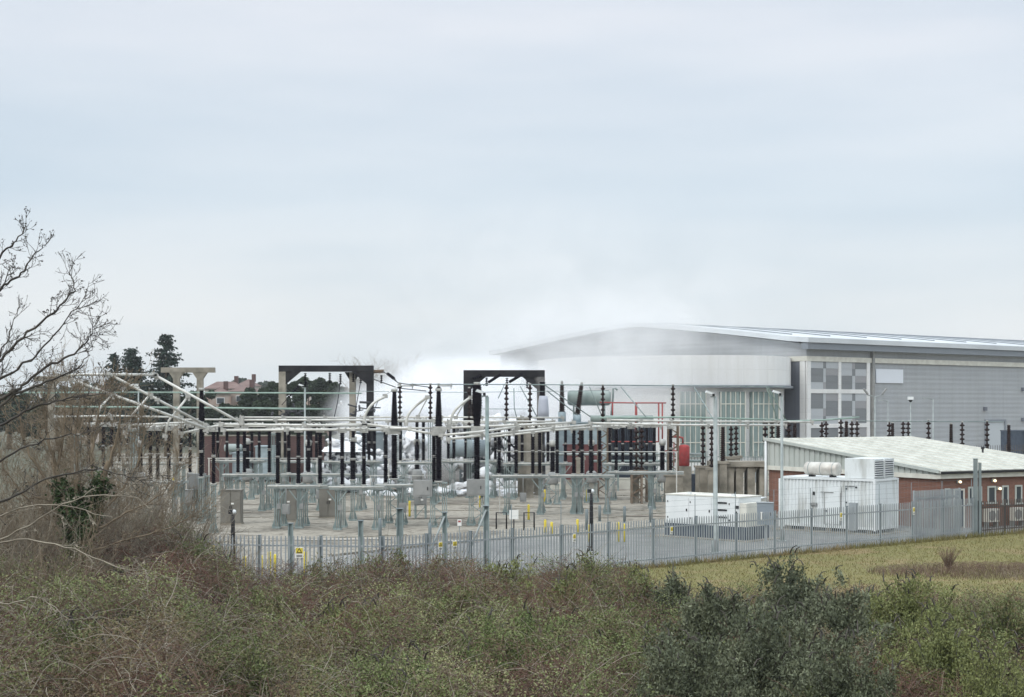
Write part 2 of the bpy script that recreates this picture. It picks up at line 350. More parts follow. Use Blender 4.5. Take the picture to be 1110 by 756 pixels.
# cable trench covers running across the gravel
for i, (a, b_, w_) in enumerate([((215,556),(560,553),.8), ((560,549),(770,556),.9), ((215,562),(350,560),.5), ((590,535),(800,541),.8), ((230,541),(480,538),.7), ((480,548),(560,546),.5), ((650,562),(720,556),.6), ((440,580),(330,585),.5), ((205,551),(250,598),.5), ((600,527),(720,527),.6)]):
    A = G(*a); B = G(*b_); m_ = MB(); d = (B-A); n_ = int(d.length/1.2)
    for k in range(n_):
        m_.bar(A+d*(k+.04)/n_+Vector((0,0,.03)), A+d*(k+.96)/n_+Vector((0,0,.03)), w_, .05)
    struct(m_.build('trench_cover', M['conc']))
# wheel ruts and damp marks worn into the gravel
for i in range(46):
    px = rng.uniform(215,800); py = rng.uniform(522,588); c = G(px,py); L_ = rng.uniform(.8,5); w_ = rng.uniform(.15,.8); a = rng.normal(0,.35); m_ = MB(); n_ = 14
    pts = [(c.x+math.cos(2*math.pi*k/n_)*L_*rng.uniform(.7,1.1)*math.cos(a)-math.sin(2*math.pi*k/n_)*w_*math.sin(a), c.y+math.cos(2*math.pi*k/n_)*L_*.9*math.sin(a)+math.sin(2*math.pi*k/n_)*w_*rng.uniform(.6,1.2)) for k in range(n_)]
    sheet('damp_patch', pts, .018+.0007*i, M['damp'] if i % 3 else M['palestone'])
# pale drying patch with grass tufts on the verge
n_ = 130000
yy = rng.uniform(50, 108, n_); xx = rng.uniform(-3, 48, n_)
fy = np.where(xx < 26.3, 65.7+(xx-.1)*.828, 87.4+(xx-26.3)*.769)
k_ = (yy < fy-.35) & (yy > 52-xx*.02); xx, yy = xx[k_], yy[k_]
hh = rng.uniform(.04, .16, len(xx)); an = rng.uniform(0, 6.28, len(xx)); lx = rng.normal(0, .05, (len(xx), 2))
b0 = np.stack([xx-.016*np.cos(an), yy-.016*np.sin(an), 0*xx+.01], 1); b1 = np.stack([xx+.016*np.cos(an), yy+.016*np.sin(an), 0*xx+.01], 1)
tp = np.stack([xx+lx[:,0], yy+lx[:,1], hh], 1)
vv = np.stack([b0, b1, tp], 1).reshape(-1, 3)
q_ = rng.uniform(0,1,9000); sd = rng.integers(0,2,9000); A_ = np.where(sd[:,None]==0, np.array([[.1,65.9]]), np.array([[26.3,87.6]])); B_ = np.where(sd[:,None]==0, np.array([[26.3,87.6]]), np.array([[60.,113.5]]))
pf = A_+(B_-A_)*q_[:,None]+rng.normal(0,.16,(9000,2))+np.array([[.1,-.25]]); hf = rng.uniform(.1,.5,9000)**1.3; lf = rng.normal(0,.09,(9000,2)); az = rng.uniform(0,6.28,9000)
wv = np.stack([np.stack([pf[:,0]-.02*np.cos(az), pf[:,1]-.02*np.sin(az), 0*q_],1), np.stack([pf[:,0]+.02*np.cos(az), pf[:,1]+.02*np.sin(az), 0*q_],1), np.stack([pf[:,0]+lf[:,0], pf[:,1]+lf[:,1], hf],1)],1).reshape(-1,3); vv = np.concatenate([vv, wv])
tuft = obj('grass', npmesh('grass', vv, np.arange(len(vv)).reshape(-1, 3), M['grass_blade'])); tuft['kind'] = 'stuff'
tuft['label'] = 'short dry yellow and green grass on the verge below the fence'; tuft['category'] = 'grass'

# ---------------------------------------------------------------- warehouse with a white drum
C0 = Vector((35.4,185,0)); d1 = Vector((.768,.64,0)); d2 = Vector((-.64,.768,0)); LS, LG, EZ, RZ = 130, 58, 14.8, 3.0
wh = thing('warehouse', 'large grey clad warehouse with a low curved pale roof, standing behind the whole yard', 'building', C0)
def wl(s, t, z, off=0):      # local coords of warehouse: s along the side, t along the gable
    return d1*s+d2*t+Vector((0,0,z))
def roofz(t): return EZ+RZ*(1-abs(2*max(0, min(1, t/LG))-1)**1.2)
b = MB(); b.add([wl(0,0,0), wl(LS,0,0), wl(LS,0,EZ), wl(0,0,EZ)], [(0,1,2,3)])
b.add([wl(0,LG,0), wl(LS,LG,0), wl(LS,LG,EZ), wl(0,LG,EZ)], [(3,2,1,0)]); 
K = 20
for s_ in (0, LS):
    vs = [wl(s_, LG*i/K, 0) for i in range(K+1)]+[wl(s_, LG*i/K, roofz(LG*i/K)) for i in range(K+1)]
    b.add(vs, [(i, i+1, K+2+i, K+1+i) for i in range(K)])
b.build('wall', M['wh_grey'], wh)
b = MB()      # roof sheet, 0.5 m thick with overhang
vs = []
for s_ in (-1.2, LS+1.2):
    for dz in (.15, .75):
        for i in range(K+1):
            t = -1.2+(LG+2.4)*i/K; vs.append(wl(s_, t, roofz(t)+dz))
n1 = K+1; fs = []
for i in range(K):
    fs += [(n1+i, n1+i+1, 3*n1+i+1, 3*n1+i), (i, 2*n1+i, 2*n1+i+1, i+1), (i, i+1, n1+i+1, n1+i), (2*n1+i, 3*n1+i, 3*n1+i+1, 2*n1+i+1)]
fs += [(0, n1, 3*n1, 2*n1), (n1-1, 3*n1-1, 4*n1-1, 2*n1-1)]
b.add(vs, fs); rf = b.build('roof', M['wh_roof'], wh)
for s_ in np.arange(4, LS, 7.5):
    b = MB()
    for i in range(2, K-1):
        t0, t1 = LG*i/K, LG*(i+1)/K; b.bar(wl(s_, t0, roofz(t0)+.80), wl(s_, t1, roofz(t1)+.80), .5, .12)
    b.build('rooflight_rib', M['wh_fascia'], rf)
b = MB(); q = Matrix((d1, -d2, Vector((0,0,1)))).transposed()
def sbox(b, s0, s1, z0, z1, out, th=.1, face='s'):
    """box on the side wall (face s) or gable (face g), standing out by `out`"""
    if face == 's': c = wl((s0+s1)/2, 0, (z0+z1)/2)-d2*(out-th/2); b.box(c, (s1-s0, th, z1-z0), M_=q)
    else: c = wl(0, (s0+s1)/2, (z0+z1)/2)-d1*(out-th/2); b.box(c, (th, s1-s0, z1-z0), M_=q)
b = MB(); sbox(b, -1.0, LS, 14.15, 14.95, 1.0, 1.0); b.build('fascia', M['wh_fascia'], wh)
b = MB(); sbox(b, -.3, LS, 12.75, 13.35, .25, .25); sbox(b, .0, 5.5, 12.75, 13.35, .25, .25, 'g'); b.build('string_course', M['cream'], wh)
b = MB()
for s0, s1 in ((-.2,.5), (5.8,6.3), (11.4,12.0)): sbox(b, s0, s1, 0, 12.75, .22, .22)
for z0 in (8.9, 4.7): 
    for s0, s1 in ((.5,5.8), (6.3,11.4)): sbox(b, s0, s1, z0, z0+.5, .2, .2)
sbox(b, .1, .9, 0, 12.75, .22, .22, 'g')
b.build('panel_frame', M['drum'], wh)
CH = [mat('panel_grey_a', (.19,.20,.21), .5), mat('panel_grey_b', (.42,.44,.46), .5), mat('panel_grey_c', (.29,.29,.30), .5)]
for bi, (s0, s1) in enumerate(((.5,5.8), (6.3,11.4))):
    for zi, (z0, z1) in enumerate(((.2,4.7), (5.2,8.9), (9.4,12.75))):
        cols = [0, .46, .56, 1] if bi == 0 else [0,.44,.56,1]
        for r_ in range(4):
            for c_ in range(3):
                k = [(0,1,2),(1,0,1),(1,2,0),(0,1,0)][(r_+zi+bi) % 4][c_]
                b = MB(); sbox(b, s0+(s1-s0)*cols[c_]+.01, s0+(s1-s0)*cols[c_+1]-.01, z0+(z1-z0)*r_/4+.01, z0+(z1-z0)*(r_+1)/4-.01, .12, .1); b.build('chequer_panel', CH[k], wh)
b = MB(); sbox(b, .9, 4.2, 0, 12.7, .12, .1, 'g'); b.build('dark_panel', M['wh_dark'], wh)
b = MB(); sbox(b, 12.3, 12.7, 0, 14.15, .45, .4); b.build('downpipe', M['cab2'], wh)
b = MB(); sbox(b, 13.3, 18.9, 10.25, 12.0, .16, .12); b.build('blank_sign_board', mat('blank_board', (.66,.69,.74), .5), wh)
b = MB(); sbox(b, 37.6, 41.8, 0, 5.2, .15, .13); dr = b.build('loading_door', mat('door_panel', (.45,.48,.50), .5), wh)
b = MB(); sbox(b, 37.3, 37.6, 0, 5.5, .3, .3); sbox(b, 41.8, 42.1, 0, 5.5, .3, .3); sbox(b, 37.6, 41.8, 5.2, 5.5, .3, .3); b.build('door_frame', M['wh_fascia'], dr)
for s_, z_ in ((46.2,9.4), (46.2,5.2), (37,6.7)):
    b = MB(); sbox(b, s_, s_+.5, z_, z_+.5, .35, .35); b.build('wall_lamp', M['wh_dark'], wh)
# the drum
dp = [(590,196), (606,189), (630,183), (660,179), (700,176.5), (740,175.5), (780,175.5), (815,176.5), (836,178.5), (846,181), (850,185), (850.5,190)]
dpl = []
from itertools import pairwise
import bisect
for (a, ya), (b2, yb) in pairwise(dp):
    for k in range(4): t = k/4; px = a+(b2-a)*t; Y = ya+(yb-ya)*t; dpl.append(Vector((X(px,Y), Y, 0))-C0)
dpl.append(Vector((X(850.5,190),190,0))-C0)
# smooth
for _ in range(3): dpl = [dpl[0]]+[(dpl[i-1]+dpl[i]*2+dpl[i+1])/4 for i in range(1, len(dpl)-1)]+[dpl[-1]]
def ring(b, off0, off1, z0, z1):
    n = len(dpl); nr = []
    for i in range(n):
        d = (dpl[min(i+1,n-1)]-dpl[max(i-1,0)]).normalized(); nr.append(Vector((d.y,-d.x,0)))
    for i in range(n-1):
        p = [dpl[i]+nr[i]*off0, dpl[i+1]+nr[i+1]*off0, dpl[i+1]+nr[i+1]*off1, dpl[i]+nr[i]*off1]
        vs = [(v.x,v.y,z0) for v in p]+[(v.x,v.y,z1) for v in p]
        b.add(vs, [(3,2,6,7),(0,1,2,3),(4,7,6,5),(0,4,5,1)], False)
drum = thing('round_hall', 'white curved hall with tall pale windows, joined to the front of the grey warehouse', 'building', C0)
b = MB(); ring(b, -.5, 0, 0, 13.0); b.build('wall', M['drum'], drum)
b = MB(); ring(b, 0, .8, 9.75, 13.15); b.add([(v.x,v.y,13.05) for v in dpl], [tuple(range(len(dpl)))]); b.build('parapet', M['drum'], drum)
b = MB(); ring(b, .8, 1.1, 9.45, 9.75); ring(b, 0, .8, 9.4, 9.74); b.build('canopy', M['wh_fascia'], drum)
def drum_at(px):
    best = None
    for i in range(len(dpl)-1):
        for k in range(6):
            p = dpl[i].lerp(dpl[i+1], k/6)+C0; q_ = p.x/p.y*F+555
            if best is None or abs(q_-px) < best[0]: best = (abs(q_-px), p, (dpl[i+1]-dpl[i]).normalized())
    return best[1], best[2]
for x0, x1 in ((737,765), (779,806), (812,840)):
    a, ta = drum_at(x0); c_, tb = drum_at(x1); t = (c_-a).normalized(); n_ = Vector((t.y,-t.x,0)); mid = (a+c_)/2-C0+n_*.3; Lw = (c_-a).length
    qm = Matrix((t, -n_, Vector((0,0,1)))).transposed()
    b = MB(); b.box(mid+Vector((0,0,5.3)), (Lw,.5,7.4), M_=qm); wi = b.build('window', M['curtain'], drum)
    b = MB()
    for k in range(6): b.box(mid+t*(Lw*(k/5-.5))+n_*.3+Vector((0,0,5.3)), (.09,.1,7.4), M_=qm)
    for z_ in (3.2, 7.6): b.box(mid+n_*.3+Vector((0,0,z_)), (Lw,.08,.1), M_=qm)
    b.build('mullion', M['cream'], wi)

# ---------------------------------------------------------------- brick control building
BC = Vector((25.8,92.8,0)); u1 = Vector((-8,14,0)).normalized(); u2 = Vector((14,8,0)).normalized(); BL, BW_ = 16.1, 13.2
cb_ = thing('brick_building', 'low red brick building with a pale sloping sheet roof, beside the white generator container', 'building', BC)
def bl(s, t, z): return u1*s+u2*t+Vector((0,0,z))     # s back along left wall, t along right wall
qb = Matrix((u2, u1, Vector((0,0,1)))).transposed()
b = MB()
b.add([bl(0,0,0), bl(0,BW_,0), bl(0,BW_,3.25), bl(0,0,3.25)], [(0,1,2,3)])
b.add([bl(0,0,0), bl(BL,0,0), bl(BL,0,3.25), bl(0,0,3.25)], [(3,2,1,0)])
b.add([bl(BL,0,0), bl(BL,BW_,0), bl(BL,BW_,5.0), bl(BL,0,5.0)], [(3,2,1,0)])
b.add([bl(0,BW_,0), bl(BL,BW_,0), bl(BL,BW_,5.0), bl(0,BW_,3.4)], [(0,1,2,3)])
b.build('wall', M['brick'], cb_)
def fbox(b, t0, t1, z0, z1, out, th): # on front-right wall
    c = bl(0,(t0+t1)/2,(z0+z1)/2)-u1*(out-th/2); b.box(c, (t1-t0, th, z1-z0), M_=qb)
def lbox(b, s0, s1, z0, z1, out, th): # on left wall
    c = bl((s0+s1)/2,0,(z0+z1)/2)-u2*(out-th/2); b.box(c, (th, s1-s0, z1-z0), M_=qb)
b = MB(); fbox(b, -.25, BW_+.2, 3.05, 3.32, .25, .25); lbox(b, 0, BL, 3.02, 3.30, .25, .25); b.build('fascia', M['cream'], cb_)
b = MB(); n_ = 62          # ribbed wedge of cladding on the left wall
for k in range(n_):
    s0, s1 = BL*k/n_, BL*(k+1)/n_
    z0, z1 = 3.40+1.55*s0/BL, 3.40+1.55*s1/BL; o_ = .20 if k % 2 else .14
    p = [bl(s0,-o_,3.30), bl(s1,-o_,3.30), bl(s1,-o_,z1+.1), bl(s0,-o_,z0+.1)]
    b.add(p, [(3,2,1,0)])
    b.add([bl(s0,-.14,3.30), bl(s0,-.20,3.30), bl(s0,-.20,z0+.1), bl(s0,-.14,z0+.1)], [(0,1,2,3)])
b.build('cladding', M['clad_grey'], cb_)
b = MB()
ov = .35
rp = [(-ov,-ov), (BL+.2,-ov), (BL+.2,BW_+ov), (-ov,BW_+ov)]
vs = [bl(s,t,3.40+1.6*s/BL) for s,t in rp]+[bl(s,t,3.56+1.6*s/BL) for s,t in rp]
b.add(vs, [(0,3,2,1),(4,5,6,7),(0,1,5,4),(1,2,6,5),(2,3,7,6),(3,0,4,7)])
rf = b.build('roof', mat('pale_felt_roof', (.38,.38,.335), .85, 0, (.52,.52,.47), 1.4, bump=.4, stretch=(1,.4,1)), cb_)
b = MB(); 
for k in range(12):
    t = -ov+ (BW_+2*ov)*(k+.5)/12; b.bar(bl(-ov+.02,t,3.58+1.6*(-ov)/BL), bl(BL,t,3.58+1.6), .05, .05)
b.build('roof_seam', M['cream'], rf)
b = MB(); b.bar(bl(-.38,-.3,3.42), bl(-.38,BW_+.3,3.42), .14, .12); b.build('gutter', M['black'], cb_)
b = MB(); b.bar(bl(-.3,-.40,3.48), bl(BL,-.40,5.14), .06, .2); b.build('verge_trim', M['clad_grey'], cb_)
b = MB(); b.cyl(bl(7,11,4.1)+Vector((0,0,-.1)), bl(7,11,4.55), .07); b.cyl(bl(7,11,4.5), bl(7,11,4.65), .12); b.build('roof_vent', M['black'], cb_)
b = MB(); b.cyl(bl(BL-.1,-.36,0), bl(BL-.1,-.36,5.0), .09); b.build('downpipe', M['white'], cb_)
for (t0, t1, z0, z1) in ((.35,.75,1.5,2.45), (2.3,2.7,1.5,2.5), (3.1,3.45,1.5,2.5), (3.95,4.65,1.5,2.5), (5.2,5.75,1.4,2.5), (6.35,6.95,1.4,2.5), (8.0,8.7,.95,2.55), (9.6,10.3,.95,2.55), (11.2,11.9,.95,2.55)):
    b = MB()
    for a in ((t0,t0+.09,z0,z1), (t1-.09,t1,z0,z1)): fbox(b, *a, .07, .07)
    fbox(b, t0+.09, t1-.09, z1-.1, z1, .07, .07); fbox(b, t0-.06, t1+.06, z0-.1, z0, .12, .12)
    wi = b.build('window', M['clad_grey'], cb_); b = MB(); fbox(b, t0+.09, t1-.09, z0, z1-.1, .03, .03); b.build('pane', M['glass'], wi)
b = MB(); fbox(b, 1.15, 1.85, .1, 2.3, .05, .05); dr = b.build('door', mat('dark_door', (.03,.04,.055), .5), cb_)
b = MB(); fbox(b, 1.05,1.15,0,2.4,.09,.09); fbox(b, 1.85,1.95,0,2.4,.09,.09); fbox(b, 1.15,1.85,2.3,2.4,.09,.09); b.build('door_frame', M['cream'], dr)
em = bpy.data.materials.new('lit_lamp'); em.use_nodes = True; p_ = em.node_tree.nodes['Principled BSDF']
p_.inputs['Base Color'].default_value = (1,.9,.7,1); p_.inputs['Emission Color'].default_value = (1,.78,.45,1); p_.inputs['Emission Strength'].default_value = 1.6
for t_, z_ in ((1.45,2.85), (4.4,2.85), (4.85,2.35)):
    b = MB(); c = bl(-.16,t_,z_); b.box(c+u1*.07, (.3,.1,.2), M_=qb); lo = b.build('wall_light', M['cab2'], cb_)
    b = MB(); b.lathe([(0,.04),(.04,.09),(.11,.09),(.15,.04)], 10, c-u1*.05+Vector((0,0,-.1))); b.build('lit_globe', em, lo)
def aircon(t_, lab):
    a = thing('air_conditioner', lab, 'air conditioner', BC+bl(-.55,t_,0), math.atan2(u2.y,u2.x), 'air conditioners by the brick wall')
    b = MB(); b.box((0,0,.75), (1.0,.38,.8)); b.build('casing', M['cream'], a)
    b = MB(); b.lathe([(0,.3),(.03,.3)], 16, (-.12,-.19,.75), (0,-1,0)); b.build('fan_grille', M['cab2'], a)
    b = MB(); b.box((.38,-.2,.75), (.16,.03,.6)); b.build('vent', M['cab2'], a)
    for sx in (-.4,.4):
        b = MB(); b.box((sx,0,.17), (.08,.36,.34)); b.build('foot', M['steel'], a)
aircon(3.7, 'cream air conditioner by the brick wall, nearer the tall gate post')
aircon(5.95, 'cream air conditioner by the brick wall, farther right under a narrow window')
# ---------------------------------------------------------------- substation equipment
_cache = {}
def cached(key, fn):
    if key not in _cache: _cache[key] = fn()
    return _cache[key]
def ins_mesh(h, r0=.095, r1=.145, pitch=.11, m='porc', taper=1., bulge=False):
    def mk():
        n = max(3, int(h/pitch)); pr = [(0, r0*1.0)]
        for k in range(n):
            t = (k+.5)/n; s = 1+(taper-1)*t
            if bulge: s = .62+.75*math.sin(math.pi*(.12+.62*t))**1.2
            z = h*k/n; d = h/n
            pr += [(z+.15*d, r0*s), (z+.3*d, r1*s), (z+.55*d, r1*s), (z+.95*d, r0*s)]
        pr.append((h, r0*(taper if not bulge else .8)))
        return MB().lathe(pr, 10).mesh('insulator', M[m])
    return cached(('ins', h, r0, r1, pitch, m, taper, bulge), mk)
def bead_mesh(h, r=.19, pitch=.44):
    def mk():
        n = max(2, round(h/pitch)); d = h/n; pr = [(0,.05)]
        for k in range(n):
            z = h*k/n; pr += [(z+.04*d,.06), (z+.16*d,r*.62), (z+.30*d,r), (z+.40*d,r), (z+.58*d,r*.5), (z+.66*d,.085), (z+.9*d,.075)]
        pr.append((h,.05)); return MB().lathe(pr, 10).mesh('bead_stack', M['bead'])
    return cached(('bead', h, r, pitch), mk)
def flange_mesh(r=.13, h=.16): return cached(('fl', r, h), lambda: MB().lathe([(0,r),(h,r)], 10).mesh('flange', M['clamp']))
def clamp_mesh(): return cached('clamp', lambda: MB().box((0,0,.05), (.5,.22,.1)).box((0,0,.16), (.22,.34,.16)).box((.2,0,.22), (.1,.16,.2)).box((-.2,0,.22), (.1,.16,.2)).mesh('terminal_clamp', M['clamp']))
def stand_mesh(h, w=.22, m='steel_green', legs=1):
    def mk():
        b = MB(); xs = [0] if legs == 1 else [-w*1.5, w*1.5]
        for x in xs:      # H section column with gussets at its foot
            b.box((x,0,h/2+.06), (.05,w,h-.04)); b.box((x-w/2,0,h/2+.06), (.05,w,h-.04)); b.box((x+w/2,0,h/2+.06), (.05,w,h-.04))
            b.box((x,0,.06), (w*2.2,w*2.2,.1)); b.box((x,0,h-.03), (w*1.6,w*1.6,.06))
            for sx in (-1,1):
                vs = [(x+sx*(w/2+.03),-.03,.11),(x+sx*(w+.08),-.03,.11),(x+sx*(w/2+.03),-.03,.62),(x+sx*(w/2+.03),.03,.11),(x+sx*(w+.08),.03,.11),(x+sx*(w/2+.03),.03,.62)]
                b.add(vs, [(0,1,2),(5,4,3),(0,3,4,1),(1,4,5,2),(2,5,3,0)])
        if legs == 2:
            k = 0; z = .3
            while z+.5 < h: b.bar((xs[k%2],-w/2-.04,z), (xs[1-k%2],-w/2-.04,z+.5), .05); z += .5; k += 1
        return b.mesh('stand', M[m])
    return cached(('st', h, w, m, legs), mk)
def put(name, me, parent, loc, **kw):
    o = obj(name, me, parent, **kw); o.location = loc; return o
def disconnector(lab, Y, zb, xpx, spx, ih=3.1, group='disconnector switches in the yard', blades=True, box=None, ends=(.5,.5)):
    xs = [X(p, Y) for p in xpx]; ss = [X(p, Y) for p in spx]; x0 = (min(xs+ss)+max(xs+ss))/2
    t = thing('disconnector', lab, 'disconnector', (x0,Y,0), 0, group)
    a, c = min(xs+ss)-x0-ends[0], max(xs+ss)-x0+ends[1]
    b = MB()
    for y in (-.22,.22): b.box(((a+c)/2,y,zb-.10), (c-a,.09,.20)); b.box(((a+c)/2,y,zb+.012), (c-a,.2,.02))
    n = max(2, int((c-a)/1.1))
    for k in range(n+1): b.box((a+.1+(c-a-.2)*k/n,0,zb-.08), (.09,.32,.1))
    b.build('beam', M['steel'], t)
    b = MB(); b.cyl((a,-.45,zb-.02), (c,-.45,zb-.02), .035, 6); 
    for k in range(len(xs)): b.box((xs[k]-x0,-.38,zb-.02), (.09,.22,.09))
    b.build('drive_rod', M['alu'], t)
    for s in ss:
        put('stand', stand_mesh(round(zb-.22,2)), t, (s-x0, 0, 0)); put('stand', stand_mesh(round(zb-.22,2)), t, (s-x0+.12, 1.9, 0))
        b = MB(); b.box((s-x0+.06,.95,zb-.3),(.12,2.2,.14)); b.bar((s-x0-.02,.15,zb-1.0),(s-x0-.02,.8,zb-.38),.06); b.bar((s-x0-.6,-.24,zb-.25),(s-x0-.1,-.24,zb-.9),.06); b.bar((s-x0+.6,-.24,zb-.25),(s-x0+.1,-.24,zb-.9),.06); b.build('bracket', M['steel_green'], t)
        b = MB(); b.box((s-x0+.16,-.2,1.35),(.22,.16,.32)); b.cyl((s-x0+.2,-.2,.1),(s-x0+.2,-.2,zb-.1),.022,5); b.build('junction_box', M['cab2'], t)
    b = MB(); b.box(((a+c)/2,1.9,zb-.15),(c-a,.12,.16)); b.build('rear_beam', M['steel'], t)
    for x in xs:
        i = put('insulator', ins_mesh(ih), t, (x-x0, 0, zb+.10))
        put('flange', flange_mesh(), i, (0,0,ih*.5)); put('base_plate', flange_mesh(.17,.08), t, (x-x0,0,zb+.022))
        put('terminal_clamp', clamp_mesh(), t, (x-x0, 0, zb+.10+ih))
        b = MB(); b.cyl((x-x0,0,zb+.2+ih),(x-x0,1.9,zb+.42+ih),.035,5); b.box((x-x0,.95,zb+.3+ih),(.16,.16,.16)); b.build('terminal_arm', M['alu'], t)
    if blades and len(xs) > 1:
        o = sorted(xs)
        for p, q_ in list(zip(o, o[1:]))[::2]:
            b = MB(); z = zb+ih+.34; b.cyl((p-x0-.35,0,z), (q_-x0+.35,0,z), .06, 8); b.box(((p+q_)/2-x0,0,z), (.22,.16,.22)); b.build('contact_arm', M['alu'], t)
    if box is not None:
        b = MB(); b.box((X(box,Y)-x0,-.3,1.2), (.45,.35,.6)); b.box((X(box,Y)-x0,-.49,1.2), (.3,.03,.4)); b.cyl((X(box,Y)-x0,-.3,1.5), (X(box,Y)-x0,-.3,zb-.1), .03, 6); b.build('drive_box', M['cab2'], t)
    return t
DZ = 2.62
disconnector('three-post disconnector with a small grey drive box, at the left end of the front bay', 93.5, DZ, (301,323.5,347), (300,324.5), box=311)
disconnector('disconnector in the front bay between the brown cabinet and the white foamed shed', 92.3, DZ, (371,394.5), (366,408), box=None)
disconnector('front disconnector beside the lone fat black post, left of the grey operating box', 94.6, DZ, (418,470.5), (433,), box=437, ends=(.6,.2))
disconnector('disconnector of the second bay, seen behind the left brown kiosk', 108, 2.65, (258,265,292), (250,284), ih=3.05, box=None)
disconnector('second-bay disconnector in front of the brick wall and grey concrete gantry column', 108.5, 2.65, (313,334.5,383), (318,347,389), ih=3.05, box=347)
disconnector('long disconnector of the right bay under the rusty lattice columns', 105.2, 2.70, (541,559.5,577.5,585), (549,586), ih=2.95, box=567)
disconnector('right-bay disconnector in front of the pale blue transformer tank', 105.6, 2.70, (604,622,631,640.5,650), (622,628,658), ih=2.95, box=None)
disconnector('rightmost disconnector whose beam ends at a concrete pillar next to the red tank', 110.2, 2.72, (668,684,727), (707,), ih=2.95, box=None, ends=(.6,.9))
disconnector('disconnector half hidden behind the bare twigs, left of the first breaker', 98, 2.65, (163,171,183), (160,189), ih=3.1, box=175)
disconnector('disconnector far behind the operating boxes, in front of the white foam', 116, 3.2, (434,452,459), (437,470), ih=2.9, box=None, blades=False)
disconnector('small disconnector behind the left lamp pole among the bare twigs', 112, 2.9, (96,112,121), (98,121), ih=2.9, box=None)
# single posts
def post_ins(lab, px, Y, zb, ih=3.1, r=(.085,.13), name='post_insulator', **kw):
    t = thing(name, lab, 'insulator', (X(px,Y),Y,0), 0, 'single post insulators on steel stands')
    put('stand', stand_mesh(round(zb,2)), t, (0,0,0)); i = put('insulator', ins_mesh(ih, *r), t, (0,0,zb+.08)); put('flange', flange_mesh(r[1]), i, (0,0,ih*.5))
    put('base_plate', flange_mesh(.2,.08), t, (0,0,zb)); put('terminal_clamp', clamp_mesh(), t, (0,0,zb+.08+ih)); return t
post_ins('lone post insulator on a flared steel foot left of the large brown cabinet', 231.5, 89.6, 2.85, 3.0)
post_ins('slim black post insulator just left of the lone one, behind the tall dark taper', 218, 97, 2.9, 3.0)
post_ins('fat short black insulator standing between two slim ones before the foam', 382.5, 99.6, 2.6, 2.45, (.14,.2))
post_ins('slim insulator post behind the bare twigs by the open-framed cubicle', 206, 103, 2.9, 3.0)
# circuit breakers: tapered head insulator on a head box on a support insulator
def breaker(lab, px, Y, bul=False, cabdx=None, r=.17, hz=.0, topz=None):
    t = thing('circuit_breaker', lab, 'circuit breaker', (X(px,Y),Y,0), 0, 'circuit breakers with tapered heads')
    zb = 2.75+hz; put('stand', stand_mesh(round(zb,2), .24, 'steel_green', 2), t, (0,0,0))
    put('base_plate', flange_mesh(.28,.1), t, (0,0,zb))
    put('insulator', ins_mesh(2.75, .15, .205), t, (0,0,zb+.1))
    b = MB(); b.box((0,0,zb+3.15), (.75,.5,.55)); b.box((.3,0,zb+3.25), (.3,.62,.3)); b.box((-.35,0,zb+3.0), (.2,.4,.25)); b.build('head_box', M['clamp'], t)
    hh = 2.15 if not bul else 2.55
    if bul: m_ = ins_mesh(hh, .20, .25, .1, 'porc', 1, True)
    else: m_ = ins_mesh(hh, .19, .25, .1, 'porc', .55)
    put('head_insulator', m_, t, (0,0,zb+3.43))
    put('top_cap', flange_mesh(.2,.18), t, (0,0,zb+3.43+hh))
    if cabdx is not None:
        b = MB(); b.box((cabdx,-.15,zb-.35), (1.15,.6,1.0)); b.box((cabdx,-.46,zb-.35), (.95,.03,.82)); cb = b.build('operating_box', M['cab2'], t)
        b = MB(); b.box((cabdx+.3,-.49,zb-.35), (.05,.05,.2)); b.build('handle', M['black'], cb)
    return t
breaker('circuit breaker nearest the left of the foam, its head tapering upwards over a pale box', 427.5, 97.5, cabdx=None)
breaker('middle breaker of the bay, with a large square head box between the two gantries', 475.5, 94.3, cabdx=-.95)
breaker('breaker with a bulging spindle-shaped head, just left of the tall lamp pole', 517, 95.5, True, cabdx=-.05)
breaker('breaker with a tall black tapered head in front of the small concrete gantry', 218.5, 101, cabdx=-.3, hz=.1)
# kiosks
def kiosk(lab, px0, px1, pyt, pyb, m='cab', d=.9, open_=False, group='cabinets standing on the gravel'):
    Y = 12525/(pyb-HY); x0, x1 = X(px0,Y), X(px1,Y); w_ = x1-x0; h = Zt(pyt,Y)
    t = thing('cabinet', lab, 'cabinet', ((x0+x1)/2, Y+d/2, 0), 0, group)
    if open_:
        b = MB(); b.box((0,0,h*.72), (w_,d,h*.56)); b.build('body', M[m], t)
        b = MB()
        for sx in (-1,1):
            for sy in (-1,1): b.box((sx*(w_/2-.06),sy*(d/2-.06),h*.22), (.1,.1,h*.44))
        b.bar((-w_/2+.06,-d/2+.06,.1), (w_/2-.06,-d/2+.06,h*.42), .05); b.build('frame', M['steel_green'], t)
    else:
        b = MB(); b.box((0,0,h/2+.05), (w_,d,h-.1)); b.build('body', M[m], t)
        b = MB(); b.box((0,0,.05), (w_+.08,d+.08,.1)); b.build('plinth', M['conc'], t)
    b = MB(); b.box((0,0,h+.03), (w_+.1,d+.12,.06)); b.build('lid', M[m], t)
    for sx in (-1,1):
        z0, z1 = (h*.48,h-.06) if open_ else (.14,h-.06)
        b = MB(); b.box((sx*w_/4,-d/2-.02,(z0+z1)/2), (w_/2-.04,.04,z1-z0)); dr = b.build('door', M[m], t)
        b = MB(); b.box((sx*.07,-d/2-.06,(z0+z1)/2), (.03,.05,.18)); b.build('handle', M['black'], dr)
    b = MB(); b.box((.12,-d/2-.05,h*.62), (.17,.012,.1)); b.build('plate', M['sign_w'], t)
    return t
kiosk('large brown-grey cabinet standing right of the lone post insulator', 239, 261, 532, 569)
kiosk('brown cabinet half hidden by the paired feet of the front bay', 300.5, 321, 530.5, 566)
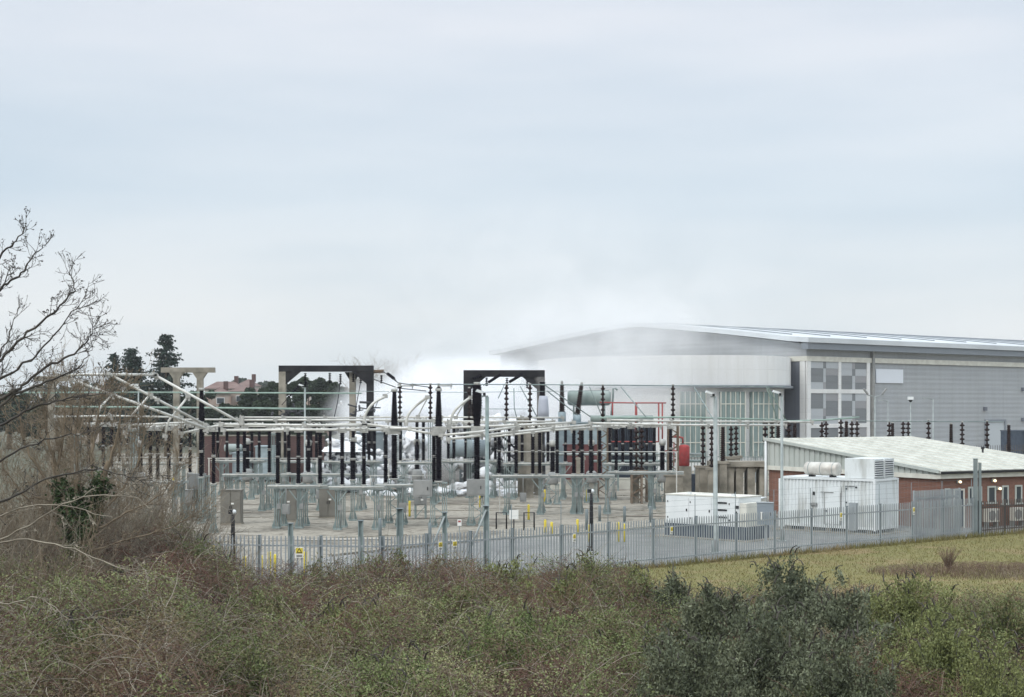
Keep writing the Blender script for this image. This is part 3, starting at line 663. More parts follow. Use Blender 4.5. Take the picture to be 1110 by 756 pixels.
kiosk('brown cabinet standing in open gravel in front of the foam-covered shed', 346, 365.5, 529, 562)
kiosk('open-legged grey cubicle among the twigs at the left breaker', 200.5, 220, 532, 561, 'cab2', .7, True)
kiosk('tall grey cubicle on legs beside the middle breaker', 449, 462, 529, 563, 'cab2', .7, True)
kiosk('small pale green cubicle at the foot of the foamed shed', 336, 346, 508, 536, 'tx_blue')
kiosk('grey slatted cabinet on the concrete beside the red tank', 747, 760, 515, 537, 'navy')
# busbar tubes
def busbar(lab, pts, r=.075, name='busbar_tube', m='alu', clamps=True, group='pale busbar tubes'):
    P = [W(*p) for p in pts]; o = thing(name, lab, 'busbar', P[0], 0, group); b = MB(); b.tube([p-P[0] for p in P], r, 8); b.build('tube', M[m], o)
    if clamps:
        tot = (P[-1]-P[0]).length; n = max(1, int(tot/3.2))
        for k in range(n+1):
            q_ = k/n*(len(P)-1); i_ = min(int(q_), len(P)-2); p = P[i_].lerp(P[i_+1], q_-i_)
            c = MB(); c.box(p-P[0], (.3,.24,.22)); c.box(p-P[0]+Vector((.05,0,-.18)), (.12,.16,.2)); c.box(p-P[0]+Vector((-.1,0,.14)), (.1,.2,.1)); c.build('clamp', M['clamp'], o)
    return o
busbar('lowest long busbar tube over the front left bay, ending above the foam', [(242,466.5,93),(345,466,93),(418,466,93.5)])
busbar('second long busbar tube just behind and above the lowest one at left', [(240,460.5,97),(330,461,97),(395,461.5,97)])
busbar('upper left busbar tube ending against the concrete gantry column', [(262,455.5,108),(335,455.5,108.5),(470,456,110)])
busbar('short busbar tube over the twig-hidden disconnector', [(140,461,99),(212,458,99)])
busbar('busbar tube dipping right from the left breaker to the second bay', [(196,470,98),(234,462,100),(262,459,101)])
busbar('busbar tube running from the first breaker box to the middle breaker', [(395,460,97),(432,464,97),(472,471,94.5)])
busbar('straight busbar between the middle breaker and the spindle-headed breaker', [(478,472,94),(518,468.5,94.5),(560,463,97)])
busbar('lower of the two slanting busbars rising towards the rusty lattice columns', [(486,476,93),(556,468.5,97),(640,460.5,103)])
busbar('upper slanting busbar crossing behind the tall lamp pole', [(486,464,101),(560,461,103),(622,458,105)])
busbar('long level busbar running from the lattice columns to the far right bead insulators', [(640,459,108),(745,461,112),(851,461,118)], .08)
busbar('second level busbar at right, a little above the long one', [(660,455.5,112),(760,457,117),(880,457.5,124)], .07)
busbar('long thin rear busbar across the middle of the yard, behind the breakers', [(392,452.5,124),(500,452.5,124),(610,453,124)], .07)
busbar('rear busbar below it, partly lost in foam', [(420,457,118),(520,457,118),(600,457,118)], .07)
# slanting tubes at left
SL = 'slanting busbar tubes at the left of the yard'
busbar('uppermost slanting white tube coming down from the conifers to the left bay', [(169,407.5,97),(262,459,97)], .085, group=SL)
busbar('middle slanting white tube, crossed by the white brace', [(117,405,94),(222,460.5,98)], .085, group=SL)
busbar('lowest slanting white tube, starting among the bare twigs', [(76,411.5,91),(224,465,96)], .085, group=SL)
busbar('level white tube high among the twigs, under the small conifers', [(60,407,94),(118,406,94),(168,406.5,97)], .08, group=SL)
busbar('white bent brace rising to the uppermost slanting tube', [(179,473,97),(183,456,97),(204,430,97)], .07, group=SL)
busbar('smaller white bent brace among the twigs', [(136,470,93),(143,450,93),(163,428,93)], .07, group=SL)
busbar('faint short brace deep in the twigs at far left', [(104,455,92),(110,440,92),(122,428,92)], .06, group=SL)
# arching connectors of the breakers
def curve_pts(p, n=8):
    P = [W(*a) for a in p]; out = []
    for i in range(len(P)-1):
        a = P[max(i-1,0)]; b = P[i]; c = P[i+1]; d = P[min(i+2,len(P)-1)]
        for k in range(n):
            t = k/n; out.append(.5*((2*b)+(c-a)*t+(2*a-5*b+4*c-d)*t*t+(3*b-a-3*c+d)*t**3))
    out.append(P[-1]); return out
def arch(lab, pts, r=.07, m='alu', name='connector_tube', cat='connector', group='curved connector tubes of the breakers'):
    P = curve_pts(pts); t = thing(name, lab, cat, P[0], 0, group); MB().tube([p-P[0] for p in P], r, 7).build('tube', M[m], t)
    b = MB(); b.box((0,0,0), (.26,.26,.22)); b.build('clamp', M['clamp'], t)
    b = MB(); b.box(P[-1]-P[0], (.26,.26,.2)); b.build('clamp', M['clamp'], t); return t
arch('curved tube rising to the first breaker, bowed like a swan neck', [(395,463,97),(396,450,97),(405,437,97),(418,430,97.5)], .09)
arch('curved tube rising to the middle breaker', [(440,460,95),(443,449,95),(451,440,95),(463,430.5,94.5)], .09)
arch('curved tube rising to the spindle-headed breaker', [(487,462,95),(491,449,95),(498,440,95),(510,431,95.5)], .09)
arch('thin straight strut beside the curved tube of the middle breaker', [(453,452,97),(460,438,96),(464,431,95)], .04)
arch('thin straight strut beside the curved tube of the spindle-headed breaker', [(494,453,97),(503,438,96),(511,431,95.8)], .04)
arch('short slack connector from the swan-neck tube up to the bead insulator', [(417,429,98),(424,424,104),(433,418,118)], .04)

# bead insulators on columns
def column_mesh(h, kind):
    def mk():
        b = MB()
        if kind == 'conc': b.prism([(-.28,-.28),(.28,-.28),(.28,.28),(-.28,.28)], 0, h-.2); b.box((0,0,h-.1), (.9,.7,.2)); return b.mesh('column', M['conc'])
        if kind == 'rust':
            w_ = .38
            for sx in (-1,1):
                for sy in (-1,1): b.box((sx*w_,sy*w_,h/2), (.12,.12,h))
            z = .2; k = 0
            while z+.5 < h:
                s = 1 if k % 2 else -1
                for sy in (-1,1): b.bar((-w_*s,sy*w_,z), (w_*s,sy*w_,z+.5), .06)
                for sx in (-1,1): b.bar((sx*w_,-w_*s,z), (sx*w_,w_*s,z+.5), .06)
                z += .5; k += 1
            b.box((0,0,h-.05), (1.,1.,.1)); return b.mesh('column', M['rust'])
        w_ = .16; b.box((0,0,h/2), (.06,.24,h)); b.box((-w_,0,h/2), (.05,.26,h)); b.box((w_,0,h/2), (.05,.26,h)); b.box((0,0,h-.05), (.6,.5,.1)); b.box((0,0,.05), (.6,.6,.1))
        return b.mesh('column', M['steel_green'])
    return cached(('col', round(h,2), kind), mk)
def bead(lab, px, pyt, pyb, Y, kind='steel', r=.19, group='brown bead-stack insulators', ribbed=False, n=1):
    zt, zb = Zt(pyt,Y), Zt(pyb,Y); h = round(zt-zb,2)
    t = thing('bead_insulator', lab, 'insulator', (X(px,Y),Y,0), 0, group)
    put('column', column_mesh(round(zb,2), kind), t, (0,0,0))
    put('insulator', ins_mesh(h, .14, .21, .16, 'bead', .8) if ribbed else bead_mesh(h, r, .43), t, (0,0,zb))
    put('cap', flange_mesh(.1,.1), t, (0,0,zt)); return t
YB = 124
bead('bead-stack insulator above the first curved tube, below the wire with a round ring', 433.5, 416, 455, YB)
bead('left of two bead stacks side by side behind the middle breaker', 466.5, 417, 455, YB)
bead('right of two bead stacks side by side, touching the middle breaker head', 475.5, 417, 458, YB+3)
bead('bead stack against the sooty left column of the right gantry', 508.5, 421, 462, YB)
bead('bead stack behind the top of the spindle-headed breaker', 516.5, 416.5, 437, YB+2, 'steel')
bead('bead stack in the middle of the right gantry opening', 549, 417, 458, YB)
bead('bead stack at the right side of the gantry opening, on a concrete pillar', 574.5, 417, 460, YB, 'conc')
bead('bead stack on the rusty lattice column in front of the green cylinder', 653.5, 418, 458, YB, 'rust')
bead('isolated tall bead stack in front of the pale hall, over a lattice column', 729.5, 418, 458, YB, 'rust')
bead('lower bead stack on the left, in front of the navy radiators', 690, 464, 510, 117, 'rust', .22)
bead('lower bead stack on the right, in front of the navy radiators', 695.5, 464, 510, 119, 'rust', .22)
bead('lower bead stack in front of the blue tank', 628.5, 466, 496, 122, 'conc', .2)
bead('slender bead stack left of the tall dark post near the red tank', 762, 460, 505, 119, 'conc', .2)
bead('bead stack close behind the lamp pole', 771.5, 460, 507, 117, 'conc', .2)
bead('dark ribbed insulator right of the lamp pole', 783.5, 463, 500, 118, 'conc', .2, ribbed=True)
bead('bead stack right of the dark ribbed one, leaning pair, left member', 792.5, 462, 495, 121, 'conc', .2)
bead('bead stack right of the dark ribbed one, leaning pair, right member', 798, 461, 494, 123, 'conc', .2)
RL = 'bead insulators rising behind the brick building'
for px, yt, yb, Y, rib, lab in (
    (829.5,455,480,128,0,'bead stack over the left roof corner of the brick building, outermost left'),
    (837,455,482,130,0,'bead stack just right of the outermost left one at the roof corner'),
    (843.5,457,481,129,1,'ribbed dark insulator left of the slim lamp pole at the roof corner'),
    (855,457,481,129,0,'bead stack right of the slim lamp pole at the roof corner'),
    (861.5,459,480,131,1,'ribbed insulator closing the cluster at the roof corner'),
    (891,458,482,134,0,'left one of a close pair under the chequered panels'),
    (895.5,457,482,136,0,'right one of a close pair under the chequered panels'),
    (911.5,455,482,134,0,'first of four insulators below the right column of chequered panels'),
    (917.5,457,482,136,1,'second of four insulators below the right chequered panels, ribbed'),
    (923.5,457,482,134,0,'third of four insulators below the right chequered panels'),
    (929,457,482,136,0,'last of four insulators below the right chequered panels'),
    (964,458,480,142,0,'bead stack below the white blank board, left of its ribbed twin'),
    (967.5,459,481,144,1,'ribbed insulator below the white blank board'),
    (979,457,480,142,0,'bead stack left of the dome camera pole'),
    (984.5,457,480,144,0,'bead stack almost touching the dome camera pole'),
    (1006.5,456,482,142,0,'single bead stack left of the slim far pole'),
    (1031,460,484,142,1,'ribbed cone insulator right of the slim far pole'),
    (1043,458,488,140,0,'bead stack with a cross cap over the roof slope'),
    (1070,457,490,140,0,'bead stack left of the pale loading door'),
    (1093.5,461,494,138,1,'rightmost ribbed cone insulator, by the blue container')):
    bead(lab, px, yt, yb, Y, 'steel', .24, RL, ribbed=bool(rib))
# conductors
def wire(lab, pts, r=.03, m='pipe_green', group='thin overhead conductors', name='overhead_wire', cat='wire'):
    P = [W(*p) for p in pts]; o = MB().tube([p-P[0] for p in P], r, 6).build(name, M[m]); o.location = P[0]; tag(o, lab, cat, group); return o
wire('long straight wire across the tops of the bead stacks towards the round hall', [(442,416.8,YB),(560,417,YB),(700,418,YB),(850,419.5,YB)], .05, 'steel_green')
wire('fainter wire a little below the long top one', [(380,424,YB+6),(430,425,YB+6),(510,425.5,YB+6),(660,423.5,YB+6)], .025, 'steel_green')
wire('thin wire level with the upper row of beads behind the right gantry', [(520,443.5,YB+8),(575,443.5,YB+8)], .03, 'steel_green')
wire('pale green pipe crossing the left of the yard, upper one', [(160,425.5,126),(365,426.5,126),(392,426.5,126)], .07, 'pipe_green')
wire('pale green pipe crossing the left of the yard, lower one', [(60,441,126),(250,442.5,126),(360,443.8,126)], .09, 'pipe_green')
wire('pale green pipe far left among the twigs', [(4,426,124),(160,425.5,126)], .08, 'pipe_green')
wire('pale green tube rising slightly through the round hall windows', [(650,453,122),(740,452.5,122),(852,455.5,126)], .08, 'pipe_green')
wire('pale green tube over the chequered panels', [(852,457,126),(893,455.5,130),(931,452.5,134)], .08, 'pipe_green')
wire('grey conductor over the brick building roof, from the panels to the right edge', [(931,456.5,136),(1010,457,142),(1088,457.5,142)], .05, 'steel_green')
DG = 'slanting droppers below the long top wire'
for lab, pts in (('dropper slanting from the right gantry towards the black bushings', [(591,418,YB),(640,452,128)]),
    ('second dropper beside it, ending lower', [(593,424,YB),(626,450,128)]),
    ('dropper falling past the left side of the green cylinder', [(639,419.5,YB),(652,450,124)]),
    ('dropper ending near the red frame', [(673,419.5,YB),(700,452,120)]),
    ('dropper ending near the lamp pole', [(752.5,420,YB),(774,456,118)]),
    ('greenish dropper at the round hall edge, left of a pair', [(831,420.5,YB),(843,456,126)]),
    ('greenish dropper at the round hall edge, right of a pair', [(833,420.5,YB),(852,456,128)]),
    ('dropper in the gantry opening slanting right', [(564,419,YB),(582,452,YB)]),
    ('dropper in the gantry opening slanting left', [(546,419,YB),(540,432,YB)]),
    ('bent dropper hanging plumb in the gantry opening', [(557,421,YB),(557.5,443,YB),(561,456,YB)])):
    wire(lab, pts, .045, 'steel_green' if 'greenish' not in lab else 'pipe_green', DG)
for lab, pts in (('wire falling from the right arm of the left gantry towards the bead stacks', [(415,402.5,138),(432,415.5,125),(466,420,125)]),
    ('lower wire from the left gantry arm, sagging to the bead stacks', [(404,411,138),(432,421,126),(462,424,126)]),
    ('slack wire inside the right side of the left gantry', [(391,413.5,138),(384,452,138)]),
    ('slack wire in the middle of the left gantry', [(369,414,138),(366,436,138),(362,454,138)]),
    ('loose burnt wire hanging from the left gantry', [(333,414,138),(334,430,138),(335,442,138)])):
    wire(lab, pts, .04, 'black', 'wires hanging from the gantries')
# rings on the top row
for lab, px in (('small corona ring at the right of the first bead stack', 447), ('small corona ring left of the sooty column', 489)):
    p = W(px, 418.5, YB); t = thing('corona_ring', lab, 'ring', p, 0, 'corona rings')
    MB().tube([(0, .22*math.cos(a*math.pi/6), .22*math.sin(a*math.pi/6)) for a in range(13)], .035, 5).build('ring', M['clamp'], t); MB().cyl((-1.1,0,0),(.1,0,0),.05).build('stem', M['clamp'], t)

# ---------------------------------------------------------------- gantries
def gantry(lab, Y, x0, x1, pyt, mats, colw=.85, depth=.75, beam=.85, extra=None, hang=()):
    a, c = X(x0,Y), X(x1,Y); zt = Zt(pyt,Y); w_ = c-a; t = thing('gantry', lab, 'gantry', ((a+c)/2,Y,0), 0, 'concrete portal gantries')
    mb_, ml, mr = mats
    MB().box((0,0,zt-beam/2), (w_,depth,beam)).build('beam', M[mb_], t)
    for s, m in ((-1,ml),(1,mr)):
        b = MB(); xo = s*(w_/2-colw/2)
        b.prism([(xo-colw/2,-depth/2+.003),(xo+colw/2,-depth/2+.003),(xo+colw/2,depth/2-.003),(xo-colw/2,depth/2-.003)], 0, zt-beam-.002); b.build('column', M[m], t)
        b = MB(); xi = s*(w_/2-colw-.002); d = 1.3
        vs = [(xi,y,zt-beam-.002) for y in (-.25,.25)]+[(xi-s*d,y,zt-beam-.002) for y in (-.25,.25)]+[(xi,y,zt-beam-1.1) for y in (-.25,.25)]
        b.add(vs, [(0,2,3,1),(2,4,5,3),(4,0,1,5),(0,4,2),(1,3,5)]); b.build('haunch', M[m if m != 'conc' else mb_], t)
    for px, ln in hang:
        b = MB(); h = ln; o = put('insulator_string', cached(('str',ln), lambda: MB().lathe([(z*.16+dz, r_) for z in range(int(ln/.16)) for dz, r_ in ((0,.04),(.04,.13),(.09,.13),(.12,.04))], 8).mesh('insulator_string', M['porc'])), t, (X(px,Y)-(a+c)/2, 0, zt-beam-ln-.02))
    return t, zt
g1, zt1 = gantry('left concrete gantry with a soot-black beam and one burnt black right column, pale left column', 138, 302.5, 405, 396.5, ('conc_burnt','conc','conc_burnt'), .62, .6, .55, hang=((331,1.35),(357.5,1.0),(369,1.1),(383,.9),(391,1.0)))
# a second rear pale column of gantry one
b = MB(); xx_ = X(381.5,138)-g1.location.x; b.box((xx_,.62,(zt1-.6)/2), (.55,.6,zt1-.62)); b.build('column', M['conc'], g1, label='pale unburnt rear column')
b = MB(); b.add([(xx_-.7,.35,zt1-.57),(xx_+.7,.35,zt1-.57),(xx_+.25,.35,zt1-1.3),(xx_-.25,.35,zt1-1.3),(xx_-.7,.9,zt1-.57),(xx_+.7,.9,zt1-.57),(xx_+.25,.9,zt1-1.3),(xx_-.25,.9,zt1-1.3)], [(3,2,1,0),(4,5,6,7),(0,1,5,4),(1,2,6,5),(2,3,7,6),(3,0,4,7)]); b.build('haunch', M['conc_burnt'], g1)
g2, zt2 = gantry('right gantry blackened by fire, standing over the smoking transformer', 138, 502.5, 590.5, 401.5, ('conc_burnt','conc_burnt','conc_half'), .7, .7, .6, hang=((527.5,.8),(549.5,1.0),(571.5,1.0)))
for lab, a, c in (('slanting sooty string insulator at the left of the right gantry', (522,407,137.6), (511,412,137)), ('slanting string insulator in the middle of the right gantry', (543,406,137.6), (529,415,136)), ('slanting string insulator at the right of the right gantry', (566,406,137.6), (551,415,136)),
    ('slanting string on the wire at the right arm of the left gantry', (420.5,405.5,134), (427,410.5,129)), ('charred rod leaning between the left gantry column and its string', (327,415,137.5), (311,433,137.5))):
    A, B = W(*a), W(*c); o = MB(); ln = (B-A).length; pr = [(0,.04)]
    for k in range(int(ln/.2)): pr += [(k*.2+.02,.05),(k*.2+.06,.14),(k*.2+.12,.14),(k*.2+.16,.05)]
    o.lathe(pr, 8, (0,0,0), B-A); o.cyl(B-A, (B-A)*1.35, .03, 5); ob = o.build('string_insulator', M['porc']); ob.location = A; tag(ob, lab, 'insulator', 'slanting string insulators')
# side arm on gantry one
b = MB(); b.cyl((X(405,138)-g1.location.x-.05,0,zt1-.55), (X(416,138)-g1.location.x,0,zt1-.5), .16, 8); b.build('side_arm', M['rust'], g1)
b = MB(); b.lathe([(k*.2+d_, r_) for k in range(4) for d_, r_ in ((0,.04),(.05,.12),(.1,.12),(.15,.04))], 8, (X(413.5,138)-g1.location.x,0,zt1-1.6)); b.build('insulator_string', M['porc'], g1)
# sooty bushing and pale fume-stained sleeve hanging on the right column of gantry two
p = W(589,444,136.5); o = MB().lathe([(0,.5),(.8,.48),(1.6,.42),(2.0,.36)], 12).build('bushing_sleeve', mat('blue_grey_porcelain', (.42,.44,.50), .5)); o.location = p - Vector((0,0,.8)); tag(o, 'pale blue-grey tapered sleeve in front of the right gantry column', 'bushing')
p = W(588,428,136.5); o = MB().lathe([(k*.13+d_, r_) for k in range(10) for d_, r_ in ((0,.2),(.03,.27),(.08,.26),(.11,.2))], 12).build('bushing', M['porc']); o.location = p - Vector((0,0,.15)); tag(o, 'short black bushing on top of the pale blue-grey sleeve', 'bushing')
# the small T gantry at left
def tgantry(lab, Y, cols, x0, x1, py, colw=.5):
    a, c = X(x0,Y), X(x1,Y); zt = Zt(py,Y); t = thing('gantry', lab, 'gantry', ((a+c)/2,Y,0), 0, 'concrete T-head gantries'); 
    MB().box((0,0,zt-.22), (c-a,.5,.42)).build('beam', M['conc'], t)
    for px in cols:
        xc = X(px,Y)-(a+c)/2; b = MB(); b.box((xc,0,(zt-.95)/2), (colw,.48,zt-.95))
        b.add([(xc-colw/2,-.22,zt-.95),(xc+colw/2,-.22,zt-.95),(xc+colw/2+.35,-.22,zt-.432),(xc-colw/2-.35,-.22,zt-.432),(xc-colw/2,.22,zt-.95),(xc+colw/2,.22,zt-.95),(xc+colw/2+.35,.22,zt-.432),(xc-colw/2-.35,.22,zt-.432)], [(0,1,2,3),(7,6,5,4),(1,0,4,5),(2,1,5,6),(3,2,6,7),(0,3,7,4)])
        b.build('column', M['conc'], t)
tgantry('small pale concrete gantry with a round-ended beam in front of the dark conifer', 128, (191.5,217), 175, 233, 398.5)
tgantry('low concrete gantry lost in the bare twigs at the far left', 128, (56,), 38, 76, 408)

# ---------------------------------------------------------------- transformers
def transformer(lab, Y, px0, px1, pyt, m, bush, cons=None, rad=None, radm='navy', foam=False):
    a, c = X(px0,Y), X(px1,Y); zt = Zt(pyt,Y); w_ = c-a; xc = (a+c)/2; t = thing('transformer', lab, 'transformer', (xc,Y,0), 0, 'power transformers')
    b = MB(); b.box((0,1.4,zt/2+.2), (w_,2.8,zt-.4)); 
    for k in range(int(w_/.9)+1): b.box((-w_/2+.05+k*(w_-.1)/max(1,int(w_/.9)),-.04,zt/2+.2), (.1,.08,zt-.6))
    b.build('tank', M[m], t); MB().box((0,1.4,.1), (w_+.6,3.4,.2)).build('plinth', M['conc'], t)
    b = MB(); b.box((0,1.4,zt+.06), (w_+.2,3.0,.12)); b.build('lid', M[m], t)
    for px, pt, pb, tilt, r in bush:
        z0 = Zt(pb,Y); h = Zt(pt,Y)-z0; x = X(px,Y)-xc
        i = put('bushing', ins_mesh(round(h,2), r*.68, r, .17, 'bead', .7), t, (x,.9,z0)); i.rotation_euler = (0,tilt,0)
        MB().lathe([(0,r*1.2),(z0-zt+.2,r*1.2)], 12, (x,.9,zt)).build('turret', M[m], t)
        put('cap', flange_mesh(.12,.35), i, (0,0,h))
    if cons:
        x0, x1, p0, p1 = cons; zc = (Zt(p0,Y)+Zt(p1,Y))/2; r = (Zt(p0,Y)-Zt(p1,Y))/2; xa, xb = X(x0,Y)-xc, X(x1,Y)-xc
        pr = [(0,.02),(.02,r*.75),(.18,r*.96),(.35,r)]+[(xb-xa-.35,r),(xb-xa-.18,r*.96),(xb-xa-.02,r*.75),(xb-xa,.02)]
        o = MB().lathe(pr, 18, (xa,2.4,zc), (1,0,0), caps=False); o.build('conservator', M['tx_green' if not foam else 'tx'], t)
        b = MB()
        for x in (xa+.6, xb-.6):
            b.box((x,2.4,(zt+zc-r)/2), (.15,.4,zc-r-zt+.3))
        b.build('bracket', M['steel_green'], t)
        b = MB(); b.tube([(xb-.05,2.4,zt), (xb-.05+.25,2.4,zc), (xb+.2,2.4,zc+r*1.2), (xb+.45,2.4,zc+r*1.25),(xb+.6,2.4,zc+r)], .09, 7); b.build('breather_pipe', M['steel_green'], t)
    if rad:
        x0, x1, p0 = rad; z1 = Zt(p0,Y); b = MB(); xa, xb = X(x0,Y)-xc, X(x1,Y)-xc; n = int((xb-xa)/.16)
        for k in range(n): b.box((xa+(xb-xa)*(k+.5)/n,1.5,(z1+.7)/2), (.06,2.4,z1-.7))
        for z in (.9, z1-.15): b.cyl((xa,.5,z), (xb,.5,z), .12, 8)
        b.build('radiator', M[radm], t)
    return t
transformer('transformer with a pale green cylinder on top and two ribbed black bushings', 142, 603, 662, 459, 'tx_blue', ((609.5,417,449,0,.30),(626,418,452,R(8),.31)), (616,664,423,440), (664,712,460))
T1 = transformer('fire-damaged transformer buried in white foam under the right gantry', 141, 498, 588, 470, 'tx', ((512,438,466,0,.3),), (500,560,470,496), (560,592,476), foam=True)
transformer('squat grey transformer with dark cooler fans beside the foam-covered shed', 143, 384, 418, 470, 'tx', (), None, (386,412,478))
transformer('pale blue transformer tank in front of the dark red brick wall', 146, 277, 303, 485, 'tx_blue', (), None, None)
transformer('small grey transformer at left with a dark cylinder lying on it', 146, 252, 268, 492, 'tx', (), (238,258,482,491), None)
# brown lagging, sooted walls and pipes round the transformers
o = MB(); o.box((0,0,1.5), (3.4,.3,3.0)); o.box((0,.0,3.05), (3.6,.4,.12)); o.build('blast_wall', mat('maroon_panel', (.16,.06,.06), .7, 0, (.11,.045,.045), 1.5)).location = (X(632,136),136,.9); ob = bpy.data.objects['blast_wall']; tag(ob, 'maroon panel between the blue tank and the navy radiators', 'panel')
# foam-covered shed
Y = 131; t = thing('foam_covered_shed', 'small white shed plastered with fire foam, left of the dark cooler', 'shed', (X(371,Y),Y,0))
MB().box((0,1.2,1.9), (3.1,2.4,3.6)).build('wall', mat('foam_splashed_wall', (.62,.64,.66), .8, 0, (.05,.055,.07), 2.2, lo=.47, hi=.56), t)
b = MB(); b.add([(-1.9,-.35,3.5),(1.9,-.35,3.5),(1.9,2.8,3.5),(-1.9,2.8,3.5),(-.9,.8,4.25),(.9,.8,4.25),(.9,1.8,4.25),(-.9,1.8,4.25)], [(3,2,1,0),(4,5,6,7),(0,1,5,4),(1,2,6,5),(2,3,7,6),(3,0,4,7)]); b.build('roof', M['foam'], t)
for x in (-.9,.1,1.0): MB().box((x,-.03,2.3), (.5,.06,.7)).build('window', M['soot'], t)
def foamheap(lab, blobs, cat='foam'):
    b = MB()
    for i, (px, py, Y, r, sx) in enumerate(blobs): b.blob(W(px,py,Y), r, i*7+int(px), 6, .5, (sx,1,.8))
    o = b.build('foam', M['foam']); o['kind'] = 'stuff'; o['label'] = lab; o['category'] = cat
foamheap('white fire-fighting foam heaped round the feet of the shed and the cooler', [(rnd.uniform(352,420), 474+rnd.uniform(0,50), 132+rnd.uniform(-1,3), rnd.uniform(.12,.38), 1.2) for k in range(90)]+[(346+7*k, 512+rnd.uniform(-4,4), 134+rnd.uniform(-2,2), rnd.uniform(.5,1.1), 1.4) for k in range(13)]+[(355+6*k, 524+rnd.uniform(-3,3), 131, rnd.uniform(.35,.6), 1.5) for k in range(12)])
foamheap('white foam draped over the transformer under the right gantry', [(488+rnd.uniform(0,100), 456+abs(rnd.gauss(0,32)), 139+rnd.uniform(-1,2), rnd.uniform(.2,.7), rnd.uniform(.5,1.3)) for k in range(230)]+[(492+3.4*k, 529+rnd.uniform(-4,2), 134, rnd.uniform(.2,.5), 1.7) for k in range(28)])
foamheap('white foam column between the first and middle breakers', [(431+rnd.uniform(0,23)+rnd.gauss(0,1.5), 474+rnd.uniform(0,62), 134+rnd.uniform(-2,2), rnd.uniform(.25,.75), .8) for k in range(150)]+[(402+rnd.uniform(0,190), 448+rnd.uniform(0,14), 148, rnd.uniform(.5,1.1), 1.3) for k in range(60)])
foamheap('low white foam spread over the gravel', [(400+rnd.uniform(0,190), 536+rnd.uniform(-3,2), 128+rnd.uniform(-2,2), rnd.uniform(.2,.4), 2.6) for k in range(34)])
# charred debris at gantry one and the transformer
for lab, px, py, Y in (('tangle of charred wires and a winch at the left gantry column', 314, 449, 137), ('charred pipe tangle in the foam by the transformer', 566, 494, 134), ('blackened fittings hanging left of the burnt gantry column', 396, 447, 137)):
    b = MB(); P = W(px,py,Y)
    for k in range(16):
        a = Vector((rnd.gauss(0,.6),rnd.gauss(0,.4),rnd.gauss(0,.4))); c = a+Vector((rnd.gauss(0,.7),rnd.gauss(0,.3),rnd.gauss(0,.45))); b.cyl(a, c, rnd.uniform(.03,.14), 6)
    o = b.build('charred_fittings', M['soot']); o.location = P; tag(o, lab, 'debris')
o = MB(); o.cyl((-1.6,0,0),(1.2,0,0),.75,14); o.cyl((-1.9,0,0),(-1.6,0,0),.9,14); o = o.build('cooler_drum', M['tx']); o.location = W(512,486,132); tag(o, 'grey drum-ended cooler lying in the foam behind the spindle breaker', 'cooler')
o = MB(); 
for k in range(5): o.bar((k*.02,0,0), (1.6,0,-1.5), .14)
o = o.build('fallen_strut', M['soot']); o.location = W(541,470,133); tag(o, 'dark fallen strut slanting across the white foam', 'strut')
# red sprinkler frame and tank
t = thing('sprinkler_frame', 'red fire-sprinkler pipe frame round the transformer with the green cylinder', 'pipework', W(600,540,138)); o_ = t.location
def L_(px,py,Y): return W(px,py,Y)-o_
for pts in (((650,436.5,138),(690,437,138),(722,437,138)), ((689,437,138),(689,470,138)), ((714,437,138),(714,479,138)), ((718,437,138),(718,479,138)), ((660,479,138),(719,479,138),(719,489,138),(744,489,134)), ((690,462,138),(690,437,138)), ((664,437,138),(664,456,138)),):
    MB().tube([L_(*p) for p in pts], .07, 6).build('pipe', M['redpipe'], t)
Y = 128; t = thing('red_tank', 'upright red tank with red pipes on a concrete plinth, left of the bead stacks', 'tank', (X(741.5,Y),Y,0))
MB().box((0,0,1.2), (1.1,1.1,2.4)).build('plinth', M['conc'], t)
MB().lathe([(2.4,.38),(2.5,.46),(4.0,.46),(4.15,.36),(4.2,.1)], 16).build('tank', M['red'], t)
MB().tube([(-.1,0,4.3),(-.1,0,4.75),(-.6,0,4.85),(-1.2,0,4.85)], .1, 7).build('pipe', M['redpipe'], t)
MB().cyl((-.85,-.1,2.4),(-.85,-.1,4.4),.05,6).build('side_pipe', M['redpipe'], t)
for i, (px, pt) in enumerate(((734,492),)):
    pass
# concrete structures right of the tank
Y = 119; t = thing('concrete_support', 'low concrete frame with openings carrying the bead stacks, left of the brick building', 'support', (X(800,Y),Y,0))
w_ = X(834,Y)-X(770,Y); zt = Zt(500,Y)
MB().box((0,0,zt-.2), (w_,2.2,.4)).build('slab', M['conc'], t)
for k, cw in enumerate((.9,.9,.55,.55,.5)):
    x = -w_/2+.5+k*(w_-1)/4; b = MB(); b.box((x,0,(zt-.4)/2), (cw,1.8,zt-.402)); b.add([(x+cw/2,-.8,zt-.402),(x+cw/2+.35,-.8,zt-.402),(x+cw/2,-.8,zt-.9),(x+cw/2,.8,zt-.402),(x+cw/2+.35,.8,zt-.402),(x+cw/2,.8,zt-.9)], [(0,2,1),(3,4,5),(1,2,5,4)]); b.build('column', M['conc'], t)
for lab, px, pt, Y, w_ in (('squat concrete pillar at the end of the right-bay beam', 730, 516, 119, 1.4), ('concrete pillar left of the grey slatted cabinet', 765, 507, 123, 1.6), ('tan concrete pillar under the right bay, behind the pale blue tank', 567, 456, 126, .9), ('tan pillar with its neighbour behind the steel beam', 583, 462, 128, .7), ('tan concrete pillar carrying the right-bay beam', 689, 517, 118, .5)):
    zt = Zt(pt,Y); t = thing('concrete_pillar', lab, 'pillar', (X(px,Y),Y,0), 0, 'concrete pillars in the yard')
    MB().box((0,0,zt/2), (w_,.7,zt)).build('shaft', M['conc'], t); MB().box((0,0,zt+.08), (w_+.2,.9,.16)).build('cap', M['conc'], t)
